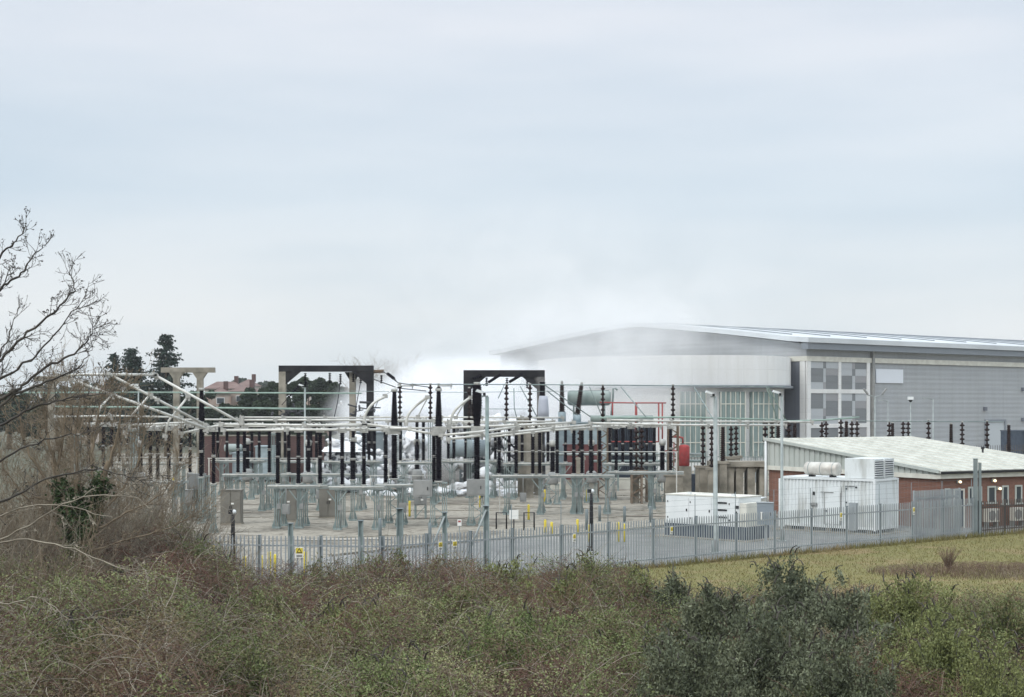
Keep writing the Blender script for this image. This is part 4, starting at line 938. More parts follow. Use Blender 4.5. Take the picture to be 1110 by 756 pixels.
# green-grey equipment behind the right busbars and grey pipes low behind
for lab, a, c, Y, z, r, m in (('grey pipe run behind the right bay, upper', 590,760, 134, 3.2, .12, 'steel'), ('grey pipe run behind the right bay, lower', 640,760,134, 2.6, .12,'steel_green'), ('pale green trough above the right busbars', 640,708,134, 6.3,.3,'tx_green')):
    o = MB().cyl((0,0,0),(X(c,Y)-X(a,Y),0,0), r, 10).box(((X(c,Y)-X(a,Y))*.25,0,-z/2),(.15,.15,z)).box(((X(c,Y)-X(a,Y))*.75,0,-z/2),(.15,.15,z)).build('pipe_run', M[m]); o.location = (X(a,Y),Y,z); tag(o, lab, 'pipe', 'pipe runs behind the right bay')
# low white bund wall
Y = 143; o = MB().box((0,0,.45), (X(720,Y)-X(592,Y),.3,.9)).box((0,0,.95),(X(720,Y)-X(592,Y)+.1,.4,.1)).build('bund_wall', M['cream']); o.location = ((X(592,Y)+X(720,Y))/2,137,0); tag(o, 'low cream bund wall in front of the transformer with the green cylinder', 'wall')
# brick wall at back left
Y = 150; t = thing('brick_wall', 'long dark red brick wall behind the left bays', 'wall', (X(287,Y),Y,0)); w_ = X(352,Y)-X(222,Y)
MB().box((0,0,Zt(473,Y)/2), (w_,.4,Zt(473,Y))).build('wall', M['brick_far'], t); MB().box((0,0,Zt(473,Y)+.06), (w_+.1,.6,.12)).build('coping', M['conc'], t)
# extra small supports: steel ladder posts of the left, in the twigs
for lab, px, pt, Y in (('grey steel post deep in the twigs, left one', 84, 472, 95), ('grey steel post deep in the twigs, right one', 145, 466, 95), ('thin grey steel post above the second bay cabinet', 297, 470, 112)):
    t = thing('steel_post', lab, 'post', (X(px,Y),Y,0), 0, 'steel posts in the yard'); put('column', column_mesh(round(Zt(pt,Y),2),'steel'), t, (0,0,0)); put('cap', flange_mesh(.2,.1), t, (0,0,Zt(pt,Y)))

# more bays further back, smaller in the picture
RB = 'disconnector switches in the rear rows'
for lab, Y, zb, xp, sp_ in (('rear-row disconnector seen above the brown cabinet, before the brick wall', 128, 2.9, (236,246,273,281), (240,277)),
    ('rear-row disconnector behind the left gantry column', 127, 2.9, (303,309,337,343), (306,340)),
    ('rear-row disconnector in front of the shed and dark cooler', 126, 2.9, (358,400,406), (362,403)),
    ('rear-row disconnector in the foam behind the middle breaker', 124, 3.0, (486,492,505,530,537), (489,534)),
    ('rear-row disconnector at the rusty columns of the right bay', 122, 2.9, (552,566,594,613), (556,610)),
    ('rear-row disconnector in front of the navy radiators', 121, 2.9, (661,675,701,709), (665,705)),
    ('rear-row disconnector behind the twigs at the far left, lower beam', 125, 2.8, (130,138,150,196), (134,192))):
    disconnector(lab, Y, zb, xp, sp_, ih=2.7, group=RB)
busbar('rear busbar over the cabinets and brick wall, thinner than those in front', [(225,462.5,127),(352,462.5,127)], .06)
busbar('rear busbar behind the navy radiators, level and thin', [(590,462,122),(716,462,122)], .06)
busbar('busbar crossing the left gantry opening low down', [(262,452.5,118),(398,453,118)], .06)
busbar('busbar climbing gently behind the spindle-headed breaker', [(530,474,99),(600,466.5,102),(655,462.5,106)], .06)
busbar('short level busbar above the left breaker bay', [(196,455,104),(258,455,104)], .06)
busbar('lower slack busbar under the slanting tubes among the twigs', [(60,452,98),(120,451,98),(196,452.5,98)], .06)
# lower cross pipes, handrails
for i, (lab, a, c, y_, Y) in enumerate((('thin handrail-like rod behind the first bay', 225,345,497,112), ('thin rod across the front of the foam', 420,520,498,118), ('thin rod across the right bay insulators', 540,735,490,106), ('thin rod among the left twigs', 130,215,496,104), ('low rod behind the middle breaker cabinet', 400,470,516,120))):
    o = MB().cyl((0,0,0),(X(c,Y)-X(a,Y),0,0),.03,5).box((.1,0,-Zt(y_,Y)/2),(.07,.07,Zt(y_,Y))).box((X(c,Y)-X(a,Y)-.1,0,-Zt(y_,Y)/2),(.07,.07,Zt(y_,Y))).build('guard_rail', M['alu']); o.location = (X(a,Y),Y,Zt(y_,Y)); tag(o, lab, 'rail', 'thin rails across the bays')
# voltage transformers: squat tanks with a ribbed neck
for lab, px, Y in (('squat instrument transformer left of the brown cabinet in open gravel', 334, 118), ('squat instrument transformer before the brick wall, left one', 268, 122), ('squat instrument transformer at the foot of the foam column', 452, 121), ('squat instrument transformer between rusty columns', 641, 118), ('squat instrument transformer at the concrete pillar under the right bay', 599, 116), ('squat instrument transformer right of the last steel stand', 718, 119), ('squat instrument transformer behind the bare twigs', 152, 115)):
    t = thing('instrument_transformer', lab, 'transformer', (X(px,Y),Y,0), 0, 'squat instrument transformers')
    put('stand', stand_mesh(1.5,.22,'steel_green',2), t, (0,0,0)); MB().lathe([(1.5,.34),(1.6,.42),(2.3,.42),(2.45,.25)],12).box((.45,0,1.9),(.25,.3,.4)).build('tank', M['cab2'], t); put('insulator', ins_mesh(1.9,.15,.22), t, (0,0,2.45)); MB().lathe([(4.35,.2),(4.45,.26),(4.75,.26),(4.85,.1)],12).build('head', M['clamp'], t)
# ---------------------------------------------------------------- fence
FH = 2.2
def pales_mesh(L, m, h=FH, sp=.165):
    def mk():
        n = int(L/sp); b = MB()
        for k in range(n):
            x = (k+.5)*L/n+rnd.gauss(0,.006); w_ = .029
            vs = [(x-w_,-.012,.06),(x+w_,-.012,.06),(x+w_,-.012,h-.09),(x+.012,-.012,h),(x-.012,-.012,h),(x-w_,-.012,h-.09)]
            vs += [(v[0],.012,v[2]) for v in vs]
            b.add(vs, [(0,1,2,3,4,5),(11,10,9,8,7,6)]+[(i,6+i,6+(i+1)%6,(i+1)%6) for i in range(6)])
        return b.mesh('pale_panel', M[m])
    return cached(('pal', round(L,3), m, h, sp), mk)
def rails_mesh(L, m): return cached(('rail', round(L,3), m), lambda: MB().box((L/2,0,0),(L-.004,.05,.06)).mesh('rail', M[m]))
def fence_run(lab, A, B, m='fence', mp='fence_post', h=FH, rod=1.05, n=None, thick=.11, dense=.165):
    d = B-A; Ln = d.length; n = n or max(1, round(Ln/2.6)); L = Ln/n
    t = thing('palisade_fence', lab, 'fence', A, math.atan2(d.y,d.x), 'palisade fence runs')
    for k in range(n+1):
        put('post', cached(('fp',mp,h,thick), lambda: MB().box((0,.13,h/2),(thick,.1,h)).box((0,.13,h+.01),(thick+.02,.12,.02)).mesh('post', M[mp])), t, (k*L,0,0))
        if rod: put('rod', cached(('rod',rod,h), lambda: MB().cyl((0,.13,h-.5),(0,.13,h+rod),.018,5).mesh('rod', M['fence_post'])), t, (k*L,.07,0))
        if k < n: put('pale_panel', pales_mesh(L, m, h, dense), t, (k*L,0,0)); [put('rail', rails_mesh(L, m), t, (k*L,.045,h*q_)) for q_ in (.16,.82)]
    # thin electric wires strung between the rods
    if rod:
        b = MB()
        for z in (.25,.5,.75,1.0): b.cyl((0,.2,h+z*rod),(Ln,.2,h+z*rod),.004,3)
        b.build('security_wire', M['fence_post'], t)
    return t
fence_run('short grey palisade fence run at the left edge, deep in the twigs', FEN[0], FEN[1], rod=0)
fence_run('grey palisade fence run behind the yellow bollards at left', FEN[1], FEN[2], rod=0)
fence_run('grey palisade fence run between the two tall braced posts', FEN[2], FEN[3], rod=0)
fence_run('long grey palisade fence run with thin rods, along the grass to the right', FEN[3], FEN[4], rod=1.05, n=12)
fence_run('brown palisade fence in front of the brick building at the right edge', FEN[4]+Vector((.35,.3,0)), FEN_R, 'fence_dark', 'fence_dark', 2.0, rod=0, n=16)
# inner cross run behind (seen through the left run) and the gate yard at right
g_ = thing('metal_gate', 'wide grey palisade gate in front of the corner of the brick building', 'gate', FEN[4]-(FEN[4]-FEN[3]).normalized()*4.75+Vector((-.4,.5,0)), math.atan2(21.7,26.2))
put('pale_panel', pales_mesh(4.3,'fence',2.75,.11), g_, (0,0,0))
MB().box((2.15,.05,.3),(4.3,.06,.1)).box((2.15,.05,2.3),(4.3,.06,.1)).box((0,.05,1.38),(.12,.1,2.75)).box((4.3,.05,1.38),(.12,.1,2.75)).build('gate_frame', M['fence'], g_)
o = MB().box((0,0,2.2),(.2,.2,4.4)).box((.25,0,2.1),(.14,.14,4.2)).box((0,0,4.42),(.24,.24,.04)).build('gate_post', M['fence_post']); o.location = FEN[4]+Vector((.1,.15,0)); tag(o, 'tall paired grey gate post at the right end of the long fence', 'post')
# tall thick posts in the left fence, two with diagonal braces
def tallpost(lab, px, pyt, Y, w_=.2, brace=0):
    h = Zt(pyt,Y); t = thing('tall_post', lab, 'post', (X(px,Y),Y,0), 0, 'tall green-grey posts by the left fence')
    MB().box((-w_/2+.02,0,h/2),(.04,w_,h)).box((w_/2-.02,0,h/2),(.04,w_,h)).box((0,0,h/2),(w_-.08,.03,h)).build('column', M['steel_green'], t)
    MB().box((0,0,h+.02),(w_+.04,w_+.04,.03)).build('cap', M['fence_post'], t)
    if brace: MB().cyl((0,-.12,h-.15),(brace,-.12,.3),.045,6).build('brace', M['steel'], t)
tallpost('tall post left of the warning sign behind the brambles', 315, 568, 63.5)
tallpost('tall post standing alone right of the warning sign, without a brace', 391, 565, 63.2)
tallpost('tallest dark post of the left fence, below the first breaker', 433.5, 552, 63.6, .27)
tallpost('post with a brace slanting down to the left, beside two small signs', 482, 556, 65.5, .2, -1.0)
tallpost('post with a diagonal brace just in front of the tall lamp pole', 527, 549, 66.5, .24, -1.1)
# warning signs
def sign(lab, px, py, w_, h, yel=True, dy=-.12):
    # place on the fence line at px
    for a, c in zip(FEN[1:], FEN[2:]):
        k = (px-555)/F; d = c-a; den = d.x-k*d.y
        s = (k*a.y-a.x)/den
        if 0 <= s <= 1: P = a+d*s; ang = math.atan2(d.y,d.x); break
    t = thing('warning_sign', lab, 'sign', (P.x, P.y, Zt(py,P.y)), ang, 'warning signs on the palisade fence')
    MB().box((0,dy+.06,0),(w_,.02,h)).build('plate', M['sign_w'], t)
    MB().box((0,dy+.046,h*.17),(w_*.86,.01,h*.5)).build('yellow_panel', M['yellow'] if yel else M['cream'], t)
    b = MB(); s = w_*.36; zc = h*.17
    b.add([(-s,dy+.037,zc-s*.75),(s,dy+.037,zc-s*.75),(0,dy+.037,zc+s)], [(0,1,2)]); b.build('triangle', M['black'], t)
    b = MB(); s2 = s*.62; b.add([(-s2,dy+.034,zc-s2*.8),(s2,dy+.034,zc-s2*.8),(0,dy+.034,zc+s2*.8)], [(0,1,2)]); b.build('triangle_centre', M['yellow'], t)
    b = MB()
    for z in (-.26,-.36): b.box((0,dy+.044,h*z),(w_*.7,.008,h*.045))
    b.build('caption', M['black'], t)
sign('large square white warning sign among the yellow bollards at left', 325, 599, .34, .44)
sign('white warning sign left of the braced post', 476.5, 592, .2, .36)
sign('white warning sign right of the braced post, beside its twin', 492, 591, .22, .36)
sign('slim warning sign on the fence below the trench boards', 621.5, 583, .17, .36)
sign('warning sign left of the white generator', 727, 575, .16, .36)
sign('warning sign in front of the white container', 910.5, 560, .17, .42)
sign('warning sign between the container and the palisade gate', 989.5, 554, .17, .42)
o = thing('warning_sign', 'yellow upright sign on the brown fence by the window', 'sign', W(1070,547,95.6)); MB().box((0,0,0),(.17,.02,.5)).build('plate', M['yellow'], o); MB().box((0,-.015,.08),(.1,.01,.12)).build('symbol', M['black'], o)
# bollards
def bollard(lab, px, pyt, Y, r=.075, m='yellow', group='yellow bollards'):
    h = Zt(pyt,Y); t = thing('bollard', lab, 'bollard', (X(px,Y),Y,0), 0, group)
    MB().lathe([(0,r),(h-.04,r),(h,r*.7)], 10).build('post', M[m], t); MB().lathe([(0,r*1.8),(.03,r*1.8)], 10).build('base', M['fence_post'], t)
for px, pt, Y, lab in ((231,591,69,'yellow bollard at the far left, close to the brambles'), (253.5,592,68,'yellow bollard beside the low camera post at left'), (265,603,66.5,'yellow bollard right of the low camera post, slightly shorter'), (283,602,66.5,'yellow bollard at the left of a group of three before the warning sign'),
    (292,598,67,'yellow bollard in the middle of a group before the warning sign'), (298.5,601,66,'yellow bollard closest to the left tall post'), (331,598,65.5,'yellow bollard immediately right of the square warning sign'),
    (591,563.5,90,'yellow bollard with a wide top by the trench, left of a close pair'), (598,566,88.5,'yellow bollard by the trench, right of a close pair'), (626,563,89,'single yellow bollard right of the slim warning sign'), (638.5,569,84,'yellow bollard standing next to the right low camera post'),
    (670,566,84,'thin yellow bollard left of a pair before the white generator'), (676.5,568,84,'thin yellow bollard right of a pair before the white generator'), (444,543,103,'tall yellow bollard in the gravel beside the grey cubicle'), (635.5,531,118,'tall thin yellow post in the gravel behind the right low camera'),
    (590.5,531,118,'yellow post in the gravel behind the right bay stands'), (520.5,529,112,'yellow post leaning by the spindle breaker stand'), (573,547,100,'short yellow post at the trench end behind the stand'), (188,518,125,'yellow post behind the twigs at the left breaker'), (156,517,125,'yellow post deep in the twigs')):
    bollard(lab, px, pt, Y)
for px, pt, Y, lab in ((412,562,84,'short dark post below the front disconnector'), (466,567,82,'short dark post left of the braced fence post'), (677,549,98,'short dark post on the gravel, left of a pair'), (705,549,98,'short dark post on the gravel, right of a pair'), (650,548,99,'short dark post beside the right low camera'), (636,552,92,'stubby dark post with a box at the right low camera')):
    bollard(lab, px, pt, Y, .09, 'fence_post', 'dark path posts')
# bent pipe barriers and the white board
for lab, a, c, y0, y1, Y in (('dark bent pipe barrier right of the lamp pole', 538,549,556,572,93), ('second dark bent pipe barrier before the trench', 568,579,556,571,92)):
    P = Vector((X(a,Y),Y,0)); w_ = X(c,Y)-X(a,Y); h = Zt(y0,Y)
    o = MB().tube([(0,0,0),(0,0,h),(w_,0,h),(w_,0,0)], .05, 6).build('pipe_barrier', M['black']); o.location = P; tag(o, lab, 'barrier', 'bent pipe barriers')
Y = 85; t = thing('notice_board', 'blank white notice board on a dark stake by the trench', 'sign', (X(557,Y),Y,0)); MB().box((0,0,Zt(558,Y)),(.5,.04,.5)).build('board', M['sign_w'], t); MB().box((0,.05,.8),(.07,.05,1.6)).build('stake', M['black'], t)
Y = 83; t = thing('notice_board', 'small white and red notice on a thin post between the braced posts', 'sign', (X(498,Y),Y,0)); MB().box((0,0,1.15),(.22,.03,.34)).build('board', M['sign_w'], t); MB().box((0,-.02,1.22),(.14,.01,.1)).build('mark', M['redpipe'], t); MB().box((0,.04,.6),(.05,.04,1.2)).build('stake', M['steel'], t)
# ---------------------------------------------------------------- lamp and camera poles
def pole(lab, px, pyt, Y, head, r=.085, group='tall lamp and camera poles', m='steel'):
    h = Zt(pyt,Y); t = thing('camera_pole' if head in ('cam','dome') else 'lamp_pole', lab, 'pole', (X(px,Y),Y,0), 0, group)
    MB().lathe([(0,r*1.5),(.6,r*1.5),(.65,r),(h,r*.8)], 10).build('pole', M[m], t); MB().box((0,0,.03),(.5,.5,.06)).build('base_plate', M[m], t)
    MB().box((0,-r*1.5-.01,.5),(.14,.03,.4)).build('hatch', M['cab2'], t)
    if head == 'flood':
        MB().box((-.1,0,h+.03),(.3,.08,.06)).box((-.12,-.0,h+.1),(.06,.06,.15)).build('bracket', M['steel'], t)
        MB().add([(-.52,-.15,h+.24),(-.14,-.15,h+.13),(-.10,-.15,h+.23),(-.44,-.15,h+.35),(-.52,.15,h+.24),(-.14,.15,h+.13),(-.10,.15,h+.23),(-.44,.15,h+.35)], [(0,1,2,3),(7,6,5,4),(0,4,5,1),(1,5,6,2),(2,6,7,3),(3,7,4,0)]).build('lamp_head', M['white'], t)
        MB().box((-.12,-.19,h+.12),(.12,.06,.13)).build('sensor', M['black'], t)
    if head == 'cam':
        MB().cyl((0,0,h),(0,0,h+.1),.1).box((-.22,0,h+.24),(.5,.22,.2)).build('camera', M['white'], t); MB().cyl((.03,0,h+.24),(.12,0,h+.24),.08).build('lens', M['black'], t)
    if head == 'double':
        for s in (-1,1):
            MB().cyl((0,0,h-.05),(s*.85,0,h+.2),.05,6).build('arm', M['steel'], t)
            b = MB(); b.bar((s*.7,0,h+.2),(s*1.1,0,h+.75),.35,.14); b.build('lamp_head', M['cab2'], t)
    if head == 'dome':
        MB().box((0,0,h+.1),(.5,.4,.3)).build('housing', M['white'], t); MB().lathe([(-.25,.02),(-.2,.12),(-.08,.19),(0,.2)], 10, (0,0,h-.05)).build('dome', M['black'], t)
    if head == 'arm':
        MB().cyl((0,0,h),(-.6,0,h+.08),.05,6).box((-.75,0,h+.08),(.5,.2,.1)).build('lamp_head', M['steel'], t)
pole('tall lamp pole in front of the right end of the white generator set', 775.5, 431, 78, 'flood', .12)
pole('tall lamp pole standing in front of the left end of the white container', 847.5, 430, 84.5, 'flood', .085)
pole('tall pole right of the spindle-headed breaker, with a white box head', 528, 430.5, 68.5, 'flood', .10, m='steel_green')
pole('double-headed floodlight pole in front of the warehouse', 948.5, 430, 150, 'double')
pole('slim pole with a white dome camera in front of the warehouse', 987, 433, 150, 'dome', .08)
pole('slim far pole with a short arm, right of the dome camera', 1011.5, 433, 150, 'arm', .08)
pole('faint thin far pole left of the dome camera', 962.5, 435, 160, 'arm', .05)
pole('white lamp on a pole inside the left gantry opening', 330.5, 421, 122, 'flood', .09)
pole('white lamp head on a pole behind the bare twigs', 150, 421, 120, 'cam', .07)
def lowcam(lab, px, pyt, Y):
    h = Zt(pyt,Y); t = thing('camera_post', lab, 'camera', (X(px,Y),Y,0), 0, 'low camera posts')
    MB().lathe([(0,.13),(h-.4,.085),(h,.07)], 8).build('pole', M['black'], t)
    MB().blob((.05,0,h+.12), .10, 1, 8, .02).build('dome', M['white'], t); MB().box((-.1,0,h+.12),(.2,.16,.18)).build('housing', M['black'], t)
lowcam('black camera post with a white dome behind the fence at left', 252.5, 558, 67.5)
lowcam('black camera post with a white dome by the trench at right', 641, 535, 79)
# ---------------------------------------------------------------- container generator
A, B, Cc = Vector((16.35,92.8,0)), Vector((20.9,88.8,0)), Vector((22.9,90.9,0))
v1 = (B-A).normalized(); v2 = Vector((-v1.y, v1.x, 0)); Lc = (B-A).length; Wc = 2.75
ct = thing('container_generator', 'white corrugated container with a silver silencer and a louvred box on its roof', 'container', A, math.atan2(v1.y,v1.x))
Hc = 3.2
b = MB(); n_ = 26      # corrugated long side facing us, local x along, -y outward
for k in range(n_):
    x0, x1 = Lc*k/n_, Lc*(k+1)/n_; d = (x1-x0)
    pr = [(x0,0),(x0+d*.35,0),(x0+d*.5,.06),(x0+d*.85,.06),(x1,0)]
    for (p, q_) in zip(pr, pr[1:]): b.add([(p[0],p[1],.38),(q_[0],q_[1],.38),(q_[0],q_[1],Hc-.12),(p[0],p[1],Hc-.12)], [(0,1,2,3)])
b.add([(Lc,0,.38),(Lc,Wc,.38),(Lc,Wc,Hc-.12),(Lc,0,Hc-.12)], [(0,1,2,3)]); b.add([(0,0,.38),(0,Wc,.38),(0,Wc,Hc-.12),(0,0,Hc-.12)], [(3,2,1,0)]); b.add([(0,Wc,.38),(Lc,Wc,.38),(Lc,Wc,Hc-.12),(0,Wc,Hc-.12)], [(3,2,1,0)])
b.build('wall', M['white_dirty'], ct)
b = MB()
for x in (0,Lc):
    for y in (0,Wc): b.box((x,y,Hc/2+.1),(.14,.14,Hc-.22))
for z in (.33,Hc-.06):
    for y in (0,Wc): b.box((Lc/2,y,z),(Lc-.142,.12,.14))
    for x in (0,Lc): b.box((x,Wc/2,z),(.12,Wc-.142,.14))
b.build('frame', M['white'], ct)
MB().box((Lc/2,Wc/2,Hc-.03),(Lc-.12,Wc-.12,.05)).build('roof', M['white'], ct)
b = MB()
for x in (.3,1.6,3.0,4.4,5.7):
    for y in (.2,Wc-.2): b.box((x,y,.13),(.35,.3,.26))
b.build('foot', M['conc'], ct)
b = MB(); b.box((Lc/2,Wc/2,.20),(Lc-.3,Wc-.3,.16)); b.build('underframe', M['black'], ct)
s_ = MB(); s_.lathe([(0,.12),(.02,.36),(.08,.40),(2.15,.40),(2.2,.36),(2.22,.12)], 18, (1.1,.8,Hc+.48), (1,0,0)); si = s_.build('silencer', mat('silver_silencer', (.62,.60,.55), .45, .2, (.45,.42,.38), 2), ct)
MB().box((1.5,.8,Hc+.05),(.14,.6,.12)).box((2.9,.8,Hc+.05),(.14,.6,.12)).build('saddle', M['black'], si)
b = MB()
for x in (1.4,2.2,3.0): b.lathe([(0,.41),(.04,.41)], 18, (x,.8,Hc+.48), (1,0,0))
b.build('strap', M['steel'], si)
lb = MB(); lb.box((Lc-1.0,1.25,Hc+.6),(1.9,2.4,1.15)); lv = lb.build('louvre_box', M['white_dirty'], ct)
b = MB()
for z in np.linspace(.15,1.05,8):
    for x0, x1 in ((Lc+.0,Lc+.06),): b.box((x0+.0,.55,Hc+z),(.12,.95,.05)); b.box((x0,1.75,Hc+z),(.12,.95,.05))
b.box((Lc,1.15,Hc+.6),(.1,.1,1.1)); b.build('louvre', M['white'], lv)
MB().box((Lc-.047,1.25,Hc+.6),(.015,2.2,1.0)).build('louvre_recess', M['wh_dark'], lv)
b = MB()
for x in (2.55,3.9):
    pass
b.box((3.35,-.02,1.6),(1.1,.05,2.2)); dr = b.build('door', M['white_dirty'], ct)
MB().box((3.0,-.07,2.35),(.85,.03,.04)).box((2.82,-.06,1.4),(.03,.04,1.9)).box((3.88,-.06,1.4),(.03,.04,1.9)).build('door_bar', M['cab2'], dr)
MB().box((2.95,-.07,1.25),(.2,.03,.08)).build('handle', M['black'], dr)
MB().box((2.1,-.07,1.62),(.42,.1,.14)).build('vent', M['cab2'], ct)
MB().box((2.1,-.05,2.25),(.12,.06,.2)).build('lamp', M['black'], ct)
MB().box((4.75,-.12,1.0),(.5,.2,1.6)).build('cable_duct', M['fence'], ct)
MB().box((4.5,-.05,2.75),(.6,.04,.03)).box((4.25,-.05,2.6),(.1,.05,.08)).box((4.9,-.05,2.7),(.1,.05,.1)).box((4.25,-.05,1.8),(.1,.05,.08)).build('hinge', M['black'], ct)
MB().box((-.25,.4,1.6),(.35,.5,2.9)).build('end_panel', M['white'], ct)
# white generator set with a blue base
A, B = Vector((8.8,88.2,0)), Vector((12.85,84.6,0)); v1 = (B-A).normalized(); Lg = (B-A).length; Wg = 2.2
gt = thing('generator_set', 'low white generator set on a dark blue base with many small doors', 'generator', A, math.atan2(v1.y,v1.x))
MB().box((Lg/2,Wg/2,.38),(Lg+.1,Wg+.1,.76)).build('base', M['navy'], gt)
MB().box((Lg*.46,Wg/2,1.56),(Lg*.92,Wg,1.6)).build('body', M['white'], gt)
MB().box((Lg*.96,Wg/2,1.42),(Lg*.08,Wg-.1,1.3)).build('end_housing', M['cream'], gt)
MB().box((Lg*.46,Wg/2,2.39),(Lg*.93,Wg+.06,.06)).build('lid', M['cream'], gt)
for x0, x1 in ((.12,1.6),(1.68,3.15),(3.22,3.35),(4.3,4.95)):
    if x1-x0 < .3: continue
    b = MB(); b.box(((x0+x1)/2,-.015,1.56),(x1-x0,.03,1.42)); d_ = b.build('door', M['white'], gt)
    MB().box((x1-.12,-.05,1.55),(.06,.05,.14)).build('handle', M['black'], d_)
    MB().box((x0+.05,-.04,2.0),(.05,.03,.1)).box((x0+.05,-.04,1.1),(.05,.03,.1)).build('hinge', M['black'], d_)
for z in (1.25,1.65,2.05): MB().box((3.75,-.02,z),(.85,.04,.09)).build('louvre', M['black'], gt)
for x in (1.45,3.1,4.4): MB().box((x,.3,2.48),(.18,.18,.14)).build('lifting_lug', M['white'], gt)
MB().box((4.85,-.04,1.85),(.22,.06,.16)).build('vent', M['black'], gt)
# stained white tank beyond it
t = thing('fuel_tank', 'cream box-shaped tank with lifting lugs beyond the right end of the generator set', 'tank', (X(813,93),93,0), -.5)
MB().box((0,0,1.0),(1.5,1.4,1.7)).build('body', M['cream'], t); MB().box((0,0,1.89),(1.6,1.5,.06)).build('lid', M['white'], t); MB().box((0,0,.08),(1.4,1.3,.15)).build('plinth', M['conc'], t)
for x in (-.35,.35): MB().box((x,-.71,1.1),(.6,.03,1.2)).build('panel', M['white'], t)
# blue-grey cabinet on a leg
t = thing('cabinet', 'blue-grey cabinet on a single leg behind the fence, left of the white container', 'cabinet', (X(829.5,82),82,0), -.2)
MB().box((0,0,1.7),(.85,.45,1.15)).build('body', mat('blue_grey_paint', (.20,.24,.27), .5, 0, (.26,.29,.32), 1), t); MB().box((0,0,.56),(.12,.12,1.12)).build('leg', M['fence'], t); MB().box((0,0,2.3),(.92,.52,.04)).build('lid', M['fence'], t)
MB().box((-.18,-.235,1.6),(.15,.012,.42)).build('plate', M['sign_w'], t); MB().box((.3,-.24,1.7),(.04,.04,.16)).build('handle', M['black'], t)
# concrete pads
for lab, x0, y0, x1, y1, in (('pad1',8.2,90.3,13.6,86.5),):
    pass
b = MB(); b.box((Lg/2,Wg/2,.0),(Lg+1.2,Wg+1.4,.05)); o = struct(b.build('generator_pad', M['conc'])); o.location = gt.location+Vector((0,0,.03)); o.rotation_euler = gt.rotation_euler
b = MB(); b.box((Lc/2,Wc/2,.0),(Lc+1.0,Wc+1.2,.05)); o = struct(b.build('container_pad', M['conc'])); o.location = ct.location+Vector((0,0,.03)); o.rotation_euler = ct.rotation_euler
# blue container at the right edge, far fence in front of the warehouse
Y = 170; t = thing('blue_container', 'dark blue container by the warehouse wall at the right edge', 'container', (X(1112,Y),Y,0), .69)
b = MB()
for k in range(12): b.box((-2.8+k*.5,0,1.75+1.2),(.3,2.5,3.3)); b.box((-2.55+k*.5,0,2.95),(.2,2.42,3.3))
b.build('body', M['navy'], t); MB().box((.2,0,4.66),(6.4,2.6,.1)).build('roof', M['navy'], t); MB().box((.2,0,.65),(6.2,2.4,1.28)).build('chassis', M['black'], t)
fence_run('far dark mesh fence between the bead stacks and the warehouse', Vector((34,146,0)), Vector((58,163,0)), 'fence_dark','fence_dark', 3.4, rod=0, n=10, dense=.35)
fence_run('far grey fence in front of the round hall', Vector((14,150,0)), Vector((33,147,0)), 'steel_green','fence_post', 3.0, rod=0, n=8, dense=.3)
# ---------------------------------------------------------------- far background: houses, trees
def house(lab, px0, px1, pyr, pye, Y, rz=0., gable=False):
    w_ = X(px1,Y)-X(px0,Y); zr, ze = Zt(pyr,Y), Zt(pye,Y); d = 9; t = thing('house', lab, 'house', ((X(px0,Y)+X(px1,Y))/2,Y,0), rz, 'houses beyond the yard')
    MB().box((0,d/2,ze/2),(w_,d,ze)).build('wall', M['house_wall'], t)
    b = MB(); vs = [(-w_/2-.3,-.5,ze-.1),(w_/2+.3,-.5,ze-.1),(w_/2+.3,d+.5,ze-.1),(-w_/2-.3,d+.5,ze-.1),(-w_/2+(2 if not gable else -.3),d/2,zr),(w_/2-(2 if not gable else -.3),d/2,zr)]
    b.add(vs, [(0,1,5,4),(2,3,4,5),(1,2,5),(3,0,4),(3,2,1,0)]); rf = b.build('roof', M['roof_tile'], t)
    MB().box((w_*.28,d/2,zr+.3),(.9,.7,1.8)).build('chimney', M['brick_far'], rf)
    n = max(1,int(w_/3.5))
    for k in range(n):
        x = -w_/2+w_*(k+.5)/n
        for z in (ze-1.5, ze-4.2):
            if z > 1: wi = MB().box((x,-.03,z),(1.5,.1,1.2)).build('window', M['white'], t); MB().box((x,-.09,z),(1.3,.04,1.0)).build('pane', M['glass'], wi)
    return t
house('red-roofed house right of the concrete gantry, its gable behind the dark trees', 222, 262, 413.5, 421, 330, .05)
house('red-roofed house lower down behind the small gantry', 228, 250, 420, 426, 290, .2)
house('hipped red roof between the conifer and the evergreen mass', 248, 272, 418, 424, 300, -.1)
house('house with a dull red roof glimpsed through the left gantry', 330, 352, 417, 423, 310, 0)
house('house roof glimpsed low behind the bare twigs', 88, 118, 420, 427, 300, .1)
house('red roof immediately right of the small gantry post', 256, 276, 411, 418, 360, 0)
